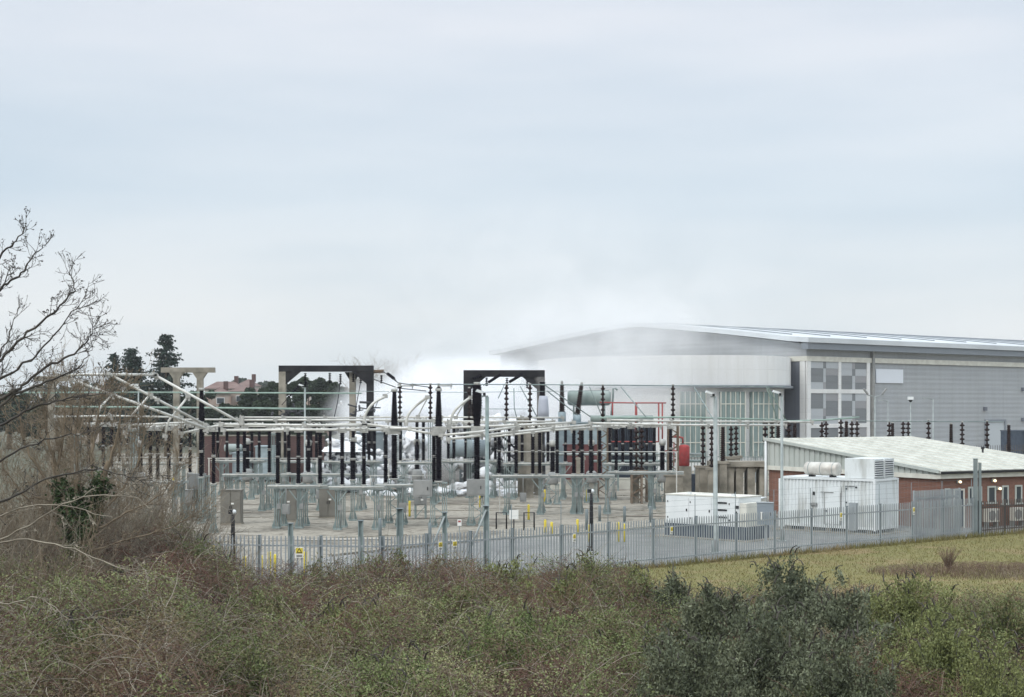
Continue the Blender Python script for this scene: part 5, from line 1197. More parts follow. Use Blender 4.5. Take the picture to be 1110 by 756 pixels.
def far_tree(lab, px, pyt, Y, wpx, m='evergreen', kind='round', group='trees beyond the yard', n=9000, ls=.6):
    h = Zt(pyt,Y); w_ = wpx/F*Y; t = thing({'round':'evergreen_tree','conifer':'conifer_tree','bare':'bare_tree'}[kind], lab, 'tree', (X(px,Y),Y,0), 0, group)
    rr = np.random.default_rng(int(px*7+Y))
    if kind == 'round':
        k = 60; c = np.stack([rr.normal(0,w_*.23,k), rr.normal(0,w_*.2,k), h*.62+rr.uniform(-.28,.27,k)*h], 1); c[:,2] -= (c[:,0]/(w_*.5))**2*h*.16
        rad = rr.uniform(.05,.12,k)*w_; i = rr.integers(0,k,n); d = rr.normal(size=(n,3)); d /= np.linalg.norm(d,axis=1)[:,None]
        P = c[i]+d*(rad[i]*rr.uniform(.75,1.05,n))[:,None]*np.array([1,1,.85]); P[:,2] = np.minimum(P[:,2], h)
        obj('crown', leaves_mesh('crown', P, ls, M[m], .8), t)
        MB().lathe([(0,.5),(h*.5,.3)], 8).build('trunk', M['bark'], t)
    elif kind == 'conifer':
        st = []; P = []
        lv = int(h/.55)
        for k in range(lv):
            z = h*(.12+.88*k/lv); R_ = w_*.5*(1-(k/lv))**.55*rr.uniform(.55,1.12)+.15
            for j in range(7):
                a = rr.uniform(0,6.28); r_ = R_*rr.uniform(.6,1.1); e_ = np.array([math.cos(a)*r_, math.sin(a)*r_, z-.10*r_+rr.uniform(-.1,.3)])
                s0 = np.array([0,0,z]); st.append((np.stack([s0,(s0+e_)/2+[0,0,.15*r_*.3],e_]), .07, .02))
                q_ = rr.uniform(.15,1,int(26*r_/2+8)); P.append(s0+(e_-s0)*q_[:,None]+rr.normal(0,1,(len(q_),3))*np.array([.28,.28,.13]))
        obj('crown', leaves_mesh('crown', np.concatenate(P), .5, M['conifer'], .5), t); obj('branches', strands_mesh('branches', st, M['bark_dark']), t)
        MB().lathe([(0,.3),(h-.3,.05)], 7).build('trunk', M['bark'], t)
    else:
        st = []
        def br(p, d, L, r, lv):
            k = 5; pts = [p]; 
            for q_ in range(k): d = d+rr.normal(0,.13,3)+np.array([0,0,.06]); d /= np.linalg.norm(d); pts.append(pts[-1]+d*L/k)
            st.append((np.array(pts), r, r*.5))
            if lv:
                for q_ in range(3 if lv > 1 else 5):
                    i = rr.integers(2,k+1); a = rr.normal(0,.55,3); nd = d+a; nd /= np.linalg.norm(nd); br(pts[i], nd, L*rr.uniform(.55,.8), r*.55, lv-1)
        for q_ in range(5): br(np.array([0,0,h*.25]), np.array([rr.normal(0,.35),rr.normal(0,.35),1.]), h*.33, .16, 4)
        obj('crown', strands_mesh('crown', st, M['bark']), t); MB().lathe([(0,.3),(h*.28,.2)], 7).build('trunk', M['bark'], t)
    return t
far_tree('tall dark cedar-like conifer behind the concrete gantry', 180, 361, 215, 88, kind='conifer', group='conifers on the skyline')
far_tree('middle-sized conifer left of the tall one', 142, 377, 225, 60, kind='conifer', group='conifers on the skyline')
far_tree('smallest conifer of the skyline group, leftmost', 124, 383, 225, 36, kind='conifer', group='conifers on the skyline')
far_tree('narrow conifer squeezed beside the middle-sized one', 149, 386, 228, 30, kind='conifer', group='conifers on the skyline')
for px, pt, Y, w_, lab in ((270,416,250,40,'low dark evergreen at the left foot of the green mass'), (298,408,255,52,'broad evergreen left of the sooty gantry'), (325,402.5,260,46,'tallest round evergreen, seen through the left gantry'), (352,405,255,50,'evergreen filling the middle of the left gantry'), (372,417,250,36,'lower evergreen at the pale column of the left gantry'), (215,418,270,50,'dark evergreen behind the small gantry'), (160,418,262,60,'dark evergreen below the tall conifer'),
    (110,424,255,46,'evergreen low behind the twigs'), (60,424,255,60,'evergreen low at the left edge behind the twigs'), (10,420,260,60,'evergreen at the very left edge of the picture'), (285,430,230,50,'round bush below the broad evergreen'), (245,432,235,40,'round bush below the red roofs'), (330,432,230,50,'round bush inside the lower part of the left gantry')):
    far_tree(lab, px, pt, Y, w_)
for px, pt, Y, w_, lab in ((262,407,620,40,'hazy round tree on the far skyline above the red roofs'), (284,410,650,30,'smaller hazy tree right of it on the far skyline'), (240,411,640,26,'faint tree above the left red roof'), (345,409,600,44,'hazy tree crown behind the left gantry'), (430,400,500,60,'tree crown half lost in the smoke'), (395,408,520,50,'hazy crown at the burnt gantry column')):
    far_tree(lab, px, pt, Y, w_, n=2500, ls=1.6, group='far hazy trees')
for px, pt, Y, lab in ((408,378,290,'leafless tree in the smoke right of the left gantry'), (437,388,300,'second leafless tree fading into the smoke'), (385,386,285,'leafless tree behind the top of the left gantry'), (100,398,170,'leafless tree above the level white tube'), (78,402,165,'leafless thicket tree at left of it')):
    far_tree(lab, px, pt, Y, 30, kind='bare', group='leafless trees beyond the yard')
# long low treeline further off
n_ = 26000; xx = rng.uniform(-700,420,n_); yy = rng.uniform(700,760,n_); hz_ = 9+5*np.sin(xx*.021)+3*np.sin(xx*.09+1)+2*np.sin(xx*.31)
P = np.stack([xx,yy,rng.uniform(0,1,n_)**.7*hz_],1); o = obj('far_wood', leaves_mesh('far_wood', P, 3.2, M['evergreen'], .8)); o['kind'] = 'stuff'; o['label'] = 'low hazy belt of woodland along the horizon'; o['category'] = 'woodland'

# ---------------------------------------------------------------- the foreground thicket
def fbm(x, y, s, seed=0):
    v = 0; a = 1; r_ = np.random.default_rng(seed)
    for k in range(5):
        ph = r_.uniform(0,6.28,4); an = r_.uniform(0,3.14,2)
        v = v+a*(np.sin((x*np.cos(an[0])+y*np.sin(an[0]))*s+ph[0])*np.sin((x*np.cos(an[1]+1.3)+y*np.sin(an[1]+1.3))*s*1.1+ph[1])); a *= .55; s *= 2.05
    return v
# crest profile in picture pixels -> height at Y ~ 50
CR = np.array([(-60,585),(0,588),(60,590),(110,578),(165,574),(200,582),(235,600),(280,622),(330,618),(380,614),(430,608),(480,616),(520,617),(560,622),(600,618),(640,612),(680,628),(710,650),(760,658),(800,656),(850,654),(900,658),(960,654),(1010,654),(1060,660),(1110,662),(1180,660)])
def thick_h(x, y):
    px = 555+x/y*F; pyc = np.interp(px, CR[:,0], CR[:,1]); Yc = 49.0
    zc = H-(pyc-HY)/F*Yc                       # height wanted at Yc
    k = np.where(y > Yc, np.clip((57.5-y)/8.5,0,1)**.6, 1-.010*(Yc-y))
    h = np.maximum(zc,.5)*k+.5*(.75-np.abs(fbm(x,y,.5,3)))+.75*(.45-np.abs(fbm(x,y,1.15,5)))-.02+.3*(.4-np.abs(fbm(x,y,3.1,8)))
    front = np.clip((y-20)/6,0,1)
    return np.maximum(h,.15)*front
# soil underlayer, its colour darkened to stand for shade in the gaps
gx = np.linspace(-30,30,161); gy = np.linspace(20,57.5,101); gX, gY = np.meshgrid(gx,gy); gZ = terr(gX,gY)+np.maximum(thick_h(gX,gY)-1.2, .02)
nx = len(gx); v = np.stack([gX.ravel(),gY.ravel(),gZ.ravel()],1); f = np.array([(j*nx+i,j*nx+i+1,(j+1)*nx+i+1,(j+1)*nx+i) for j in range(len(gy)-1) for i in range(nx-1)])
und = obj('thicket_shade_floor', npmesh('thicket_shade_floor', v, f, M['earth'])); und['kind'] = 'structure'
def thicket_pts(n, ylo=22, yhi=57.5, deep=1.25, topbias=1.7):
    y = ylo+(yhi-ylo)*rng.uniform(0,1,n)**1.15; x = rng.uniform(-.40,.40,n)*(y+2); h = thick_h(x,y)
    z = terr(x,y)+h-deep*rng.uniform(0,1,n)**topbias+.05
    return x, y, z
x, y, z = thicket_pts(900000)
dens = fbm(x,y,.38,11)+.5*fbm(x,y,1.4,12)
k_ = rng.uniform(-.7,.9,len(x)) < 1.7*dens+.12+.8*fbm(x,y,3.4,13)       # leafy patches and bare, twiggy patches
P = np.stack([x,y,z],1)
Pg = P[k_]
sz = .056
o = obj('bramble_thicket', leaves_mesh('bramble_leaves', Pg, sz, M['leaf_mix'], .6)); o['kind'] = 'stuff'; o['label'] = 'tangled thicket of mixed brown and green bramble leaves filling the foreground'; o['category'] = 'thicket'
# canes: arching strands everywhere
def canes(n, ylo, yhi, Lr, r, m, lab, seed, droop=1.0, upd=.9, xr=.40, mask=None):
    rr = np.random.default_rng(seed); y = ylo+(yhi-ylo)*rr.uniform(0,1,n); x = rr.uniform(-xr,xr,n)*(y+2)
    if mask is not None: k = mask(x,y,rr); x, y = x[k], y[k]; n = len(x)
    h = thick_h(x,y); z = terr(x,y)+h-rr.uniform(.15,.95,n); st = []
    a = rr.uniform(0,6.28,n); Ls = rr.uniform(*Lr,n); up = rr.uniform(.1,upd,n)
    t = np.linspace(0,1,6)
    for i in range(n):
        L_ = Ls[i]; hx = L_*t*(.4+.6*(1-up[i])); zz = L_*(t*up[i]-droop*.55*t*t*(1-up[i]*.6))
        wob = rr.normal(0,.04*L_,(6,3)); wob[0] = 0
        p = np.stack([x[i]+hx*math.cos(a[i]), y[i]+hx*math.sin(a[i]), z[i]+zz],1)+np.cumsum(wob,0)*.5
        st.append((p, r*rr.uniform(.6,1.2), r*.35))
    o = obj('bramble_canes', strands_mesh('bramble_canes', st, M[m])); o['kind'] = 'stuff'; o['label'] = lab; o['category'] = 'canes'
reg = lambda x, y: fbm(x,y,.38,11)+.5*fbm(x,y,1.4,12)
canes(52000, 22, 57, (.35,1.2), .008, 'stem_mix', 'tan and brown bramble canes woven all through the thicket', 21, mask=lambda x,y,rr: (reg(x,y) > -.25) | (rr.uniform(0,1,len(x)) < .3))
canes(70000, 22, 57, (.35,1.1), .008, 'stem_red', 'russet leafless bramble canes in dense patches between the green ones', 27, mask=lambda x,y,rr: reg(x,y) < -.02)
canes(9000, 23, 56, (.8,2.0), .011, 'bark_pale', 'pale dead canes arching over the brambles, densest at left', 22, mask=lambda x,y,rr: rr.uniform(0,1,len(x)) < np.clip(.5-x*.04,.10,1))
canes(3500, 44, 56, (.5,1.3), .007, 'bark_dark', 'dark upright shoots breaking the crest of the thicket', 23, droop=.2, upd=1.0)
# separate shrubs: stems plus leafy spires
def shrub(lab, px, pyt, Y, wpx, leaf, n, ls, stems=60, spiky=1., group='shrubs standing out of the thicket', name='leafy_shrub', asp=.42, stem_m='bark_dark', seed=1):
    rr = np.random.default_rng(seed); n = int(n*1.7); stems = int(stems*1.25); xb = X(px,Y); base = float(terr(np.array(xb),np.array(Y))); h = (Zt(pyt,Y)-base)*1.1; w_ = wpx/F*Y*1.5
    t = thing(name, lab, 'shrub', (xb,Y,base), 0, group); st = []; P = []
    for i in range(stems):
        a = rr.uniform(0,6.28); q_ = abs(rr.normal(0,.45)); q_ = min(q_,1.); ex = math.cos(a)*q_*w_*.5; ey = math.sin(a)*q_*w_*.5*.7
        hh = h*(1-.30*q_)*(rr.uniform(.45,.72) if i % 4 else rr.uniform(.82,1.0))
        tt = np.linspace(0,1,8); bx = ex*(tt**.7); by = ey*(tt**.7)
        p = np.stack([bx,by,hh*tt],1)+np.cumsum(rr.normal(0,.028*h,(8,3))*np.array([1,1,.2]),0)
        p[0] = (ex*.15,ey*.15,0); st.append((p,.018,.005))
        if i % 4 == 0 and leaf != 'leaf_mix':       # curled dry seed heads
            e_ = p[-1]; dd = rr.normal(0,1,3)*np.array([1,1,.2]); dd /= np.linalg.norm(dd); st.append((np.stack([e_, e_+dd*.08+[0,0,.13], e_+dd*.22+[0,0,.17]]),.028,.010))
        for j in range(int(3+6*spiky)):          # side shoots
            b_ = rr.integers(2,7); fr = p[b_]; d = rr.normal(0,1,3); d[2] = abs(d[2])*.9+.5; d /= np.linalg.norm(d); L_ = rr.uniform(.25,.8)*(1.2-b_/8)
            s2 = np.stack([fr, fr+d*L_*.5+[0,0,.02], fr+d*L_+[0,0,.08]]); st.append((s2,.007,.003))
            m_ = int(n/stems/(3+6*spiky)); u_ = rr.uniform(.1,1,m_); P.append(fr+(s2[2]-fr)*u_[:,None]+rr.normal(0,.075,(m_,3)))
        m_ = int(n/stems*.3); u_ = rr.uniform(.45,1,m_); idx = u_*6.99; i0 = idx.astype(int); P.append(p[i0]+(p[i0+1]-p[i0])*(idx-i0)[:,None]+rr.normal(0,.06,(m_,3)))
    PP = np.concatenate(P); D_ = rr.normal(0,.55,PP.shape)+np.array([0,0,.75]); D_ /= np.linalg.norm(D_,axis=1)[:,None]; E_ = rr.normal(size=PP.shape); E_ -= (E_*D_).sum(1)[:,None]*D_; E_ /= np.linalg.norm(E_,axis=1)[:,None]
    s_ = (ls*rr.uniform(.6,1.5,len(PP)))[:,None]; vv = np.stack([PP, PP+D_*s_*.45+E_*s_*asp*.5, PP+D_*s_, PP+D_*s_*.45-E_*s_*asp*.5],1).reshape(-1,3)
    obj('stems', strands_mesh('stems', st, M[stem_m]), t); obj('foliage', npmesh('foliage', vv, np.arange(len(vv)).reshape(-1,4), M[leaf]), t)
    return t
SH = [
 ('dark grey-green shrub with tall feathery tips, tallest against the grass', 858, 607, 45, 130, 'leaf_dark', 15000, .10, 60),
 ('dark grey-green shrub at the left of the dark group, low in front', 770, 640, 41, 140, 'leaf_dark', 15000, .10, 60),
 ('dark shrub in the lower middle of the dark group', 830, 655, 35, 170, 'leaf_dark', 17000, .085, 60),
 ('dark shrub right of the tallest one, rounder top', 912, 642, 42, 110, 'leaf_dark', 12000, .10, 50),
 ('dark spire-topped shrub left behind the tallest dark one', 728, 628, 48, 70, 'leaf_dark', 7000, .10, 34),
 ('dark low shrub at the bottom edge, left part of the dark group', 745, 690, 33, 150, 'leaf_dark', 13000, .08, 50),
 ('dark low shrub at the bottom edge, right part of the dark group', 905, 692, 33, 140, 'leaf_dark', 13000, .08, 50),
 ('olive-green shrub with fine leaves right of the dark group', 985, 628, 44, 130, 'leaf_lime', 17000, .075, 60),
 ('olive-green shrub in front of it, lower', 1020, 665, 37, 150, 'leaf_lime', 15000, .07, 56),
 ('olive shrub at the right edge of the picture', 1090, 645, 42, 110, 'leaf_mix', 10000, .075, 46),
 ('thin shrub with drooping tips before the warning sign right of the braced posts', 645, 602, 50, 80, 'leaf_lime', 5200, .10, 36),
 ('small shrub with dark curled tips left of the lamp pole foot', 545, 606, 51, 60, 'leaf_lime', 4000, .10, 28),
 ('wispy shrub crest under the tallest dark fence post', 430, 601, 51, 110, 'leaf_mix', 6200, .085, 44),
 ('wispy shrub in front of the yellow bollards', 350, 608, 51, 80, 'leaf_mix', 4600, .085, 32),
 ('low wispy shrub beside the small crest shrub', 480, 606, 51, 60, 'leaf_mix', 3000, .09, 24),
 ('thin shrub whose tips cross the fence right of the slim warning sign', 690, 618, 49, 60, 'leaf_lime', 4000, .09, 28),
 ('bright green bramble clump on the left hump', 205, 590, 46, 110, 'leaf_green', 12000, .075, 46),
 ('bright green bramble clump lower on the left slope', 150, 628, 41, 120, 'leaf_green', 11000, .075, 46),
 ('green bramble clump at the bottom left', 90, 665, 34, 150, 'leaf_green', 11000, .06, 46),
 ('green clump in the lower middle of the thicket', 560, 665, 36, 150, 'leaf_green', 11000, .07, 50),
 ('olive mound on the crest between the braced posts and the grass', 610, 622, 45, 110, 'leaf_lime', 10000, .08, 44),
 ('brownish mound under the warning signs', 500, 640, 42, 120, 'leaf_mix', 11000, .08, 44),
 ('mixed brown and green mound below the yellow bollards', 300, 640, 41, 130, 'leaf_mix', 11000, .08, 44),
 ('olive mound in the middle distance, under the tallest dark fence post', 395, 650, 39, 120, 'leaf_lime', 11000, .075, 44),
 ('brown-leaved mound left of the dark group', 660, 668, 38, 110, 'leaf_mix', 10000, .075, 44),
 ('olive mound at the bottom right corner', 1075, 700, 32, 120, 'leaf_lime', 9000, .06, 40),
 ('brown-leaved mound at the bottom, left of the middle', 260, 700, 32, 130, 'leaf_mix', 10000, .06, 44),
 ('small green clump at the bottom centre', 430, 700, 31, 130, 'leaf_green', 9000, .055, 44),
]
for i, s in enumerate(SH): shrub(s[0], s[1], s[2], s[3], s[4], s[5], s[6], s[7], s[8], seed=40+i)
for lab, px, py_, Y, Lm, mm in (('fan of pale reddish dead stems in the lower left of the thicket', 285, 745, 32.5, 2.4, 'bark_pale'), ('fan of dark reddish dead stems left of the bottom centre', 395, 750, 31.5, 2.0, 'stem_mix'), ('fan of bare stems at the brown patch left of the dark shrubs', 655, 735, 34, 2.1, 'stem_mix')):
    t = thing('dead_bramble_fan', lab, 'brambles', (X(px,Y),Y,max(.2,Zt(py_,Y)-.6)), 0, 'fans of dead bramble stems'); st = []
    for i in range(130):
        a = rng.uniform(0,6.28); L_ = rng.uniform(.5,1)*Lm*.6; k = rng.uniform(.1,.95); tt = np.linspace(0,1,5)[:,None]; e_ = np.array([[math.cos(a)*k,math.sin(a)*k*.6,1.]])
        pts = tt*e_*L_*np.array([[1,1,.9]])-np.array([[0,0,.35]])*tt**2*k*L_+np.cumsum(rng.normal(0,.02,(5,3)),0); st.append((pts,.010,.004))
        q_ = pts[3]; d_ = rng.normal(0,.2,3); st.append((np.stack([q_,q_+d_*.6+[0,0,.1],q_+d_+[0,0,.22]]),.006,.003))
    obj('stems', strands_mesh('stems', st, M[mm]), t)
# bare thorny mound on the grass at right
t = thing('bare_bramble_mound', 'low purplish mound of bare brambles on the grass near the right edge', 'brambles', G(1075,622)); st = []
for i in range(2200):
    a = rng.uniform(0,6.28); q_ = rng.uniform(0,1)**.5; x0 = math.cos(a)*q_*5.5; y0 = math.sin(a)*q_*2.6; L_ = rng.uniform(.3,.9)*(1.1-q_*.6); b_ = rng.uniform(0,6.28)
    st.append((np.array([(x0,y0,0),(x0+.25*L_*math.cos(b_),y0+.25*L_*math.sin(b_),L_*.55),(x0+.7*L_*math.cos(b_),y0+.7*L_*math.sin(b_),L_*.62)]), .009,.004))
obj('stems', strands_mesh('stems', st, M['stem_mix']), t)
t = thing('bare_shrub', 'little leafless shrub standing on the grass left of the bramble mound', 'shrub', G(1028,620)); st = []
for i in range(160):
    a = rng.uniform(0,6.28); L_ = rng.uniform(.4,1.2); k = rng.uniform(.1,.6); st.append((np.array([(0,0,0),(L_*k*.5*math.cos(a),L_*k*.5*math.sin(a),L_*.55),(L_*k*1.1*math.cos(a)+rng.normal(0,.1),L_*k*math.sin(a),L_)]), .009,.004))
obj('stems', strands_mesh('stems', st, M['stem_mix']), t)

# ---------------------------------------------------------------- the bare tree at the left
def catmull(P, n=6):
    P = np.array(P,float); out = []
    for i in range(len(P)-1):
        a, b, c, d = P[max(i-1,0)], P[i], P[i+1], P[min(i+2,len(P)-1)]
        for k in range(n):
            t = k/n; out.append(.5*(2*b+(c-a)*t+(2*a-5*b+4*c-d)*t*t+(3*b-a-3*c+d)*t**3))
    out.append(P[-1]); return np.array(out)
rt = np.random.default_rng(5)
def grow(st, p, d, L, r, lv, upk=.05, org=None, spread=.55, kids=3):
    k = 6; pts = [p]
    for q_ in range(k):
        d = d+rt.normal(0,.09,3)+np.array([0,0,upk]); d = d/np.linalg.norm(d); pts.append(pts[-1]+d*L/k)
    pts = np.array(pts); st.append((pts, r, max(r*.45,.0035)))
    if lv:
        for q_ in range(kids+(1 if lv == 1 else 0)):
            i = rt.integers(1,k+1); dd = pts[i]-pts[i-1]; dd /= np.linalg.norm(dd); nd = dd+rt.normal(0,spread,3)*np.array([1,.8,1]); nd /= np.linalg.norm(nd)
            grow(st, pts[i], nd, L*rt.uniform(.45,.75), max(r*.5,.0045), lv-1, upk, None, spread, kids)
def bare_tree(name, lab, Y, trunk, limbs, base, kids=3, dens=1., lv=2, m='bark_dark', twigL=.55, upk=.05):
    t = thing(name, lab, 'tree', base); bx = np.array(base)
    st = []; tw = []
    for (pp, r0, r1) in trunk:
        st.append((catmull([W(a,b,y) for a,b,y in pp])-bx, r0, r1))
    for (pp, r0, r1, tl) in limbs:
        c = catmull([np.array(W(a,b,y))+[0,0,0] for a,b,y in pp])-bx; c[1:-1] += rt.normal(0,.018,c[1:-1].shape); tw.append((c, r0, r1))
        n = len(c); m_ = max(3,int(n*.55*dens))
        for q_ in range(m_):
            i = rt.integers(2,n); dd = c[i]-c[i-1]; dd /= np.linalg.norm(dd); nd = dd+rt.normal(0,.5,3)*np.array([1,.9,1]); nd /= np.linalg.norm(nd)
            grow(tw, c[i], nd, tl*rt.uniform(.5,1.2)*twigL, max(.008,r1*.9), lv, upk, None, .5, kids)
    obj('trunk', strands_mesh('trunk', st, M['bark'], 8), t); me = strands_mesh('crown', tw, M[m], 4); nv = len(me.vertices); cv = np.empty(nv*3); me.vertices.foreach_get('co', cv); cf = np.empty(len(me.loops), int); me.loops.foreach_get('vertex_index', cf)
    # buds at the twig ends
    ends = np.array([s[0][-1] for s in tw]); P = np.repeat(ends[::2],2,0)+rt.normal(0,.02,(len(ends[::2])*2,3)); bv, bf = leaves_arr(P, .05, asp=.5); obj('crown', npmesh('crown', np.concatenate([cv.reshape(-1,3), bv]), np.concatenate([cf.reshape(-1,4), bf+nv]), M[m]), t); bpy.data.meshes.remove(me)
    return t
yb = 33
bare_tree('bare_tree', 'bare leafless tree reaching in from the left edge, its fine twigs against the sky', yb,
  [([(-70,700,yb),(-66,600,yb),(-70,500,yb),(-60,420,yb)], .20, .12), ([(-66,560,yb),(-40,480,yb-.5),(-20,420,yb-1)], .10, .05)],
  [([(-60,420,yb),(-30,340,yb),(0,280,yb),(18,261,yb),(28,245,yb)], .04,.008,.55),
   ([(-60,400,yb),(-30,350,yb),(0,313,yb),(20,299,yb),(34,280,yb),(49,266,yb)], .05,.008,.6),
   ([(-20,420,yb-1),(0,390,yb-1),(30,362,yb-1),(58,338,yb-1),(76,320,yb-1),(81,312,yb-1),(75,297,yb-1)], .04,.007,.7),
   ([(-20,425,yb-1),(0,412,yb-1),(38,386,yb-1.5),(68,352,yb-1.5),(94,320,yb-1.5)], .04,.007,.75),
   ([(-20,440,yb-1),(15,425,yb-1),(45,402,yb-1),(80,383,yb-1),(97,366,yb-1),(102,354,yb-1)], .045,.007,.8),
   ([(-30,470,yb-1),(10,432,yb-1),(50,415,yb-1),(85,398,yb-1),(100,376,yb-1)], .04,.007,.8),
   ([(-40,480,yb-.5),(0,462,yb),(40,440,yb),(80,432,yb),(118,425,yb)], .04,.007,.9),
   ([(-60,520,yb),(-10,505,yb-1),(40,480,yb-1.5),(90,470,yb-2)], .04,.007,.9),
   ([(-60,560,yb),(0,545,yb-1),(50,520,yb-1.5),(110,510,yb-2),(150,520,yb-2)], .035,.006,.9),
   ([(-60,330,yb),(-20,345,yb),(8,300,yb),(14,290,yb)], .03,.006,.4),
   ([(-60,440,yb),(-10,400,yb),(12,360,yb),(22,330,yb)], .03,.006,.6)],
  W(-70,720,yb), kids=2, dens=1.25)
yb = 31
bare_tree('low_bare_limbs', 'pale bare limbs sweeping low across the bottom left corner', yb,
  [([(-110,700,yb),(-90,640,yb),(-60,610,yb)], .12,.05)],
  [([(-60,610,yb),(0,588,yb),(60,590,yb-.5),(120,612,yb-1),(150,622,yb-1)], .022,.006,.6),
   ([(-60,620,yb),(0,560,yb),(60,548,yb-.5),(120,560,yb-1)], .022,.006,.7),
   ([(-60,640,yb),(0,655,yb-.5),(40,648,yb-1),(75,672,yb-1)], .02,.006,.6),
   ([(-60,680,yb),(0,720,yb-1),(40,735,yb-1),(60,742,yb-1)], .018,.006,.5),
   ([(-40,600,yb),(20,575,yb-1),(90,540,yb-1.5),(150,540,yb-2)], .02,.006,.7),
   ([(60,748,yb-2),(105,742,yb-2),(150,722,yb-2),(178,700,yb-2)], .016,.005,.4)],
  W(-110,720,yb), kids=2, dens=1., m='bark_pale', lv=2, upk=.0)
# ivy-clad multi-stem shrub tree
yb = 44
iv = bare_tree('ivy_tree', 'many-stemmed bare tree with ivy round its forking trunk, in the twigs at left', yb,
  [([(84,640,yb),(84,600,yb),(80,570,yb),(66,530,yb),(58,500,yb)], .22,.08), ([(84,600,yb),(95,570,yb),(106,535,yb),(118,500,yb)], .2,.07), ([(84,590,yb),(84,560,yb),(82,520,yb)], .14,.06)],
  [([(66,540,yb),(58,500,yb),(50,460,yb),(52,425,yb)], .06,.01,1.), ([(80,570,yb),(84,520,yb),(82,470,yb),(90,425,yb)], .06,.01,1.), ([(106,535,yb),(120,495,yb),(130,455,yb),(132,420,yb)], .06,.01,1.),
   ([(95,570,yb),(125,540,yb),(150,500,yb),(158,455,yb)], .05,.01,1.), ([(66,540,yb),(36,500,yb),(22,460,yb),(20,430,yb)], .05,.01,1.), ([(84,600,yb),(50,560,yb),(20,530,yb),(0,500,yb)], .05,.01,1.),
   ([(90,585,yb),(130,560,yb),(170,540,yb),(195,505,yb)], .04,.008,.9), ([(90,600,yb),(140,585,yb),(185,572,yb),(225,550,yb)], .03,.008,.7), ([(70,560,yb),(40,540,yb),(10,560,yb)], .03,.008,.8), ([(104,540,yb),(100,500,yb),(106,450,yb),(112,425,yb)], .05,.01,1.), ([(60,520,yb),(68,480,yb),(70,440,yb),(66,415,yb)], .05,.01,1.)],
  W(84,650,yb), kids=4, dens=2.2, m='bark', lv=2, twigL=.8)
ip = []
for pp in ([(84,625),(82,590),(72,555),(64,525)], [(84,600),(92,575),(104,545),(110,520)], [(84,595),(84,560),(83,535)]):
    c = catmull([W(a,b,yb) for a,b in pp], 14); c = np.repeat(c, 60, 0); ip.append(c+rt.normal(0,.13,c.shape)*np.array([1,1,1.2]))
ip = np.concatenate(ip)-np.array(W(84,650,yb)); obj('ivy', leaves_mesh('ivy', ip, .10, M['ivy'], .8), iv)
# twiggy scrub behind it (hazel-like stems)
for i, (px, pt, Y, w_) in enumerate(((20,440,47,80),(60,425,49,90),(112,425,50,80),(150,455,50,70),(5,490,43,90),(40,520,41,80),(190,545,48,80),(228,572,50,60),(130,530,46,80),(88,418,52,80),(138,440,48,60),(30,470,45,70))):
    names = ['twiggy scrub at the left edge behind the bare limbs','twiggy scrub left of the ivy trunk, reaching the pale pipes','twiggy scrub right of the ivy trunk','twiggy scrub in front of the left breaker','lower twiggy scrub at the very left edge','low scrub before the ivy trunk','scrub on the right shoulder of the left hump','last small scrub on the hump before the bollards','scrub under the smaller white brace','tallest twiggy scrub behind the ivy trunk','tan scrub between the ivy trunk and the brace','tan scrub by the left edge, behind the bare limbs']
    xb = X(px,Y); base = Vector((xb,Y,0)); h = Zt(pt,Y); t = thing('twiggy_scrub', names[i], 'shrub', base, 0, 'leafless scrub on the left hump'); st = []
    for q_ in range(44): 
        a = rt.normal(0,w_/F*Y*.28); grow(st, np.array([a,rt.normal(0,1.2),0.]), np.array([rt.normal(0,.25),rt.normal(0,.2),1.]), h*rt.uniform(.32,.52), .022, 3, .03, None, .42, 3)
    obj('stems', strands_mesh('stems', st, M['bark' if i % 2 else 'bark_pale'], 3), t)
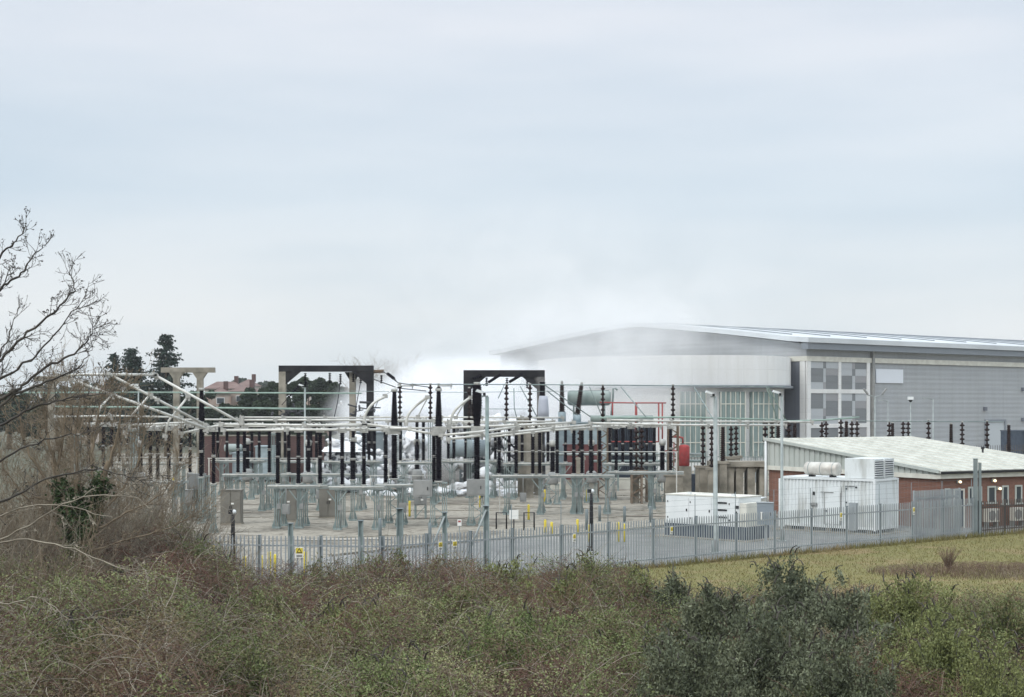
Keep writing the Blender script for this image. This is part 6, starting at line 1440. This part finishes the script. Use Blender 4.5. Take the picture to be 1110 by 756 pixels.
# ---------------------------------------------------------------- smoke and haze
def smoke(lab, c, s, dens, seed=0, nscale=1.6, lo=.42, hi=.62, tilt=0, anis=.1, col=(.97,.97,.98)):
    b = MB().blob((0,0,0), 1.0, 3, 8, 0.0); o = b.build('smoke', None); o.data.materials.clear()
    m = bpy.data.materials.new('smoke_volume'); m.use_nodes = True; N = m.node_tree.nodes; L = m.node_tree.links; N.clear()
    out = N.new('ShaderNodeOutputMaterial'); pv = N.new('ShaderNodeVolumePrincipled'); L.new(pv.outputs[0], out.inputs['Volume'])
    pv.inputs['Color'].default_value = (*col,1); pv.inputs['Anisotropy'].default_value = anis
    tc = N.new('ShaderNodeTexCoord'); ln = N.new('ShaderNodeVectorMath'); ln.operation = 'LENGTH'; L.new(tc.outputs['Object'], ln.inputs[0])
    fo = N.new('ShaderNodeMapRange'); fo.inputs['From Min'].default_value = 1.; fo.inputs['From Max'].default_value = .25; fo.inputs['To Min'].default_value = 0; fo.inputs['To Max'].default_value = 1; fo.interpolation_type = 'SMOOTHSTEP'
    L.new(ln.outputs['Value'], fo.inputs['Value'])
    mp = N.new('ShaderNodeMapping'); mp.inputs['Location'].default_value = (seed*3.7,seed*1.3,seed); mp.inputs['Scale'].default_value = (s[0]/12,s[1]/12,s[2]/12); L.new(tc.outputs['Object'], mp.inputs[0])
    n = N.new('ShaderNodeTexNoise'); n.inputs['Scale'].default_value = nscale; n.inputs['Detail'].default_value = 5; n.inputs['Roughness'].default_value = .6; n.inputs['Distortion'].default_value = .6; L.new(mp.outputs[0], n.inputs['Vector'])
    r = N.new('ShaderNodeMapRange'); r.inputs['From Min'].default_value = lo; r.inputs['From Max'].default_value = hi; r.inputs['To Max'].default_value = dens; L.new(n.outputs[0], r.inputs['Value'])
    mu = N.new('ShaderNodeMath'); mu.operation = 'MULTIPLY'; L.new(fo.outputs[0], mu.inputs[0]); L.new(r.outputs[0], mu.inputs[1]); L.new(mu.outputs[0], pv.inputs['Density'])
    o.data.materials.append(m); o.location = c; o.scale = s; o.rotation_euler = (0,tilt,0); o['kind'] = 'stuff'; o['label'] = lab; o['category'] = 'smoke'
smoke('dense white smoke boiling up behind the right gantry and its transformer', W(505,455,150), (15,7,7), 1.6, 1, 2.2, .40,.56)
smoke('white smoke rolling up between the two gantries', W(462,448,158), (9.5,8,6), .8, 2, 2.2, .42,.58)
smoke('grey-white smoke drifting right over the roof of the warehouse', W(600,385,168), (24,9,8.5), .15, 3, 2.4, .42,.58, R(-14), col=(.93,.93,.94))
smoke('thin smoke trailing across the warehouse gable and white hall', W(690,362,160), (20,7,5.5), .08, 4, 2.0, .40,.6, R(4))
smoke('thin veil of smoke rising high over the yard', W(610,325,175), (34,12,15), .04, 5, 1.8, .43,.62, col=(.93,.93,.94))
smoke('faint smoke in front of the white hall above the green cylinder', W(660,420,155), (14,6,5), .12, 6, 1.6, .35,.6)
smoke('grey wisp of smoke curling up behind the left gantry', W(425,408,165), (7,6,6), .09, 8, 2.4, .40,.6, R(20), col=(.86,.86,.87))
smoke('low white steam hanging over the foam among the burnt transformers', W(478,482,146), (12,5,4.5), .5, 9, 2.4, .36,.56)
# even haze round everything
b = MB().box((0,400,34.0), (2400,1500,70.0)); hz = b.build('haze', None); hz.data.materials.clear()
m = bpy.data.materials.new('haze_air'); m.use_nodes = True; N = m.node_tree.nodes; N.clear(); out = N.new('ShaderNodeOutputMaterial'); pv = N.new('ShaderNodeVolumePrincipled')
m.node_tree.links.new(pv.outputs[0], out.inputs['Volume']); pv.inputs['Color'].default_value = (.93,.965,1,1); pv.inputs['Density'].default_value = .00016; pv.inputs['Anisotropy'].default_value = 0.
hz.data.materials.append(m); hz['kind'] = 'stuff'; hz['label'] = 'thin haze over the whole scene'; hz['category'] = 'haze'
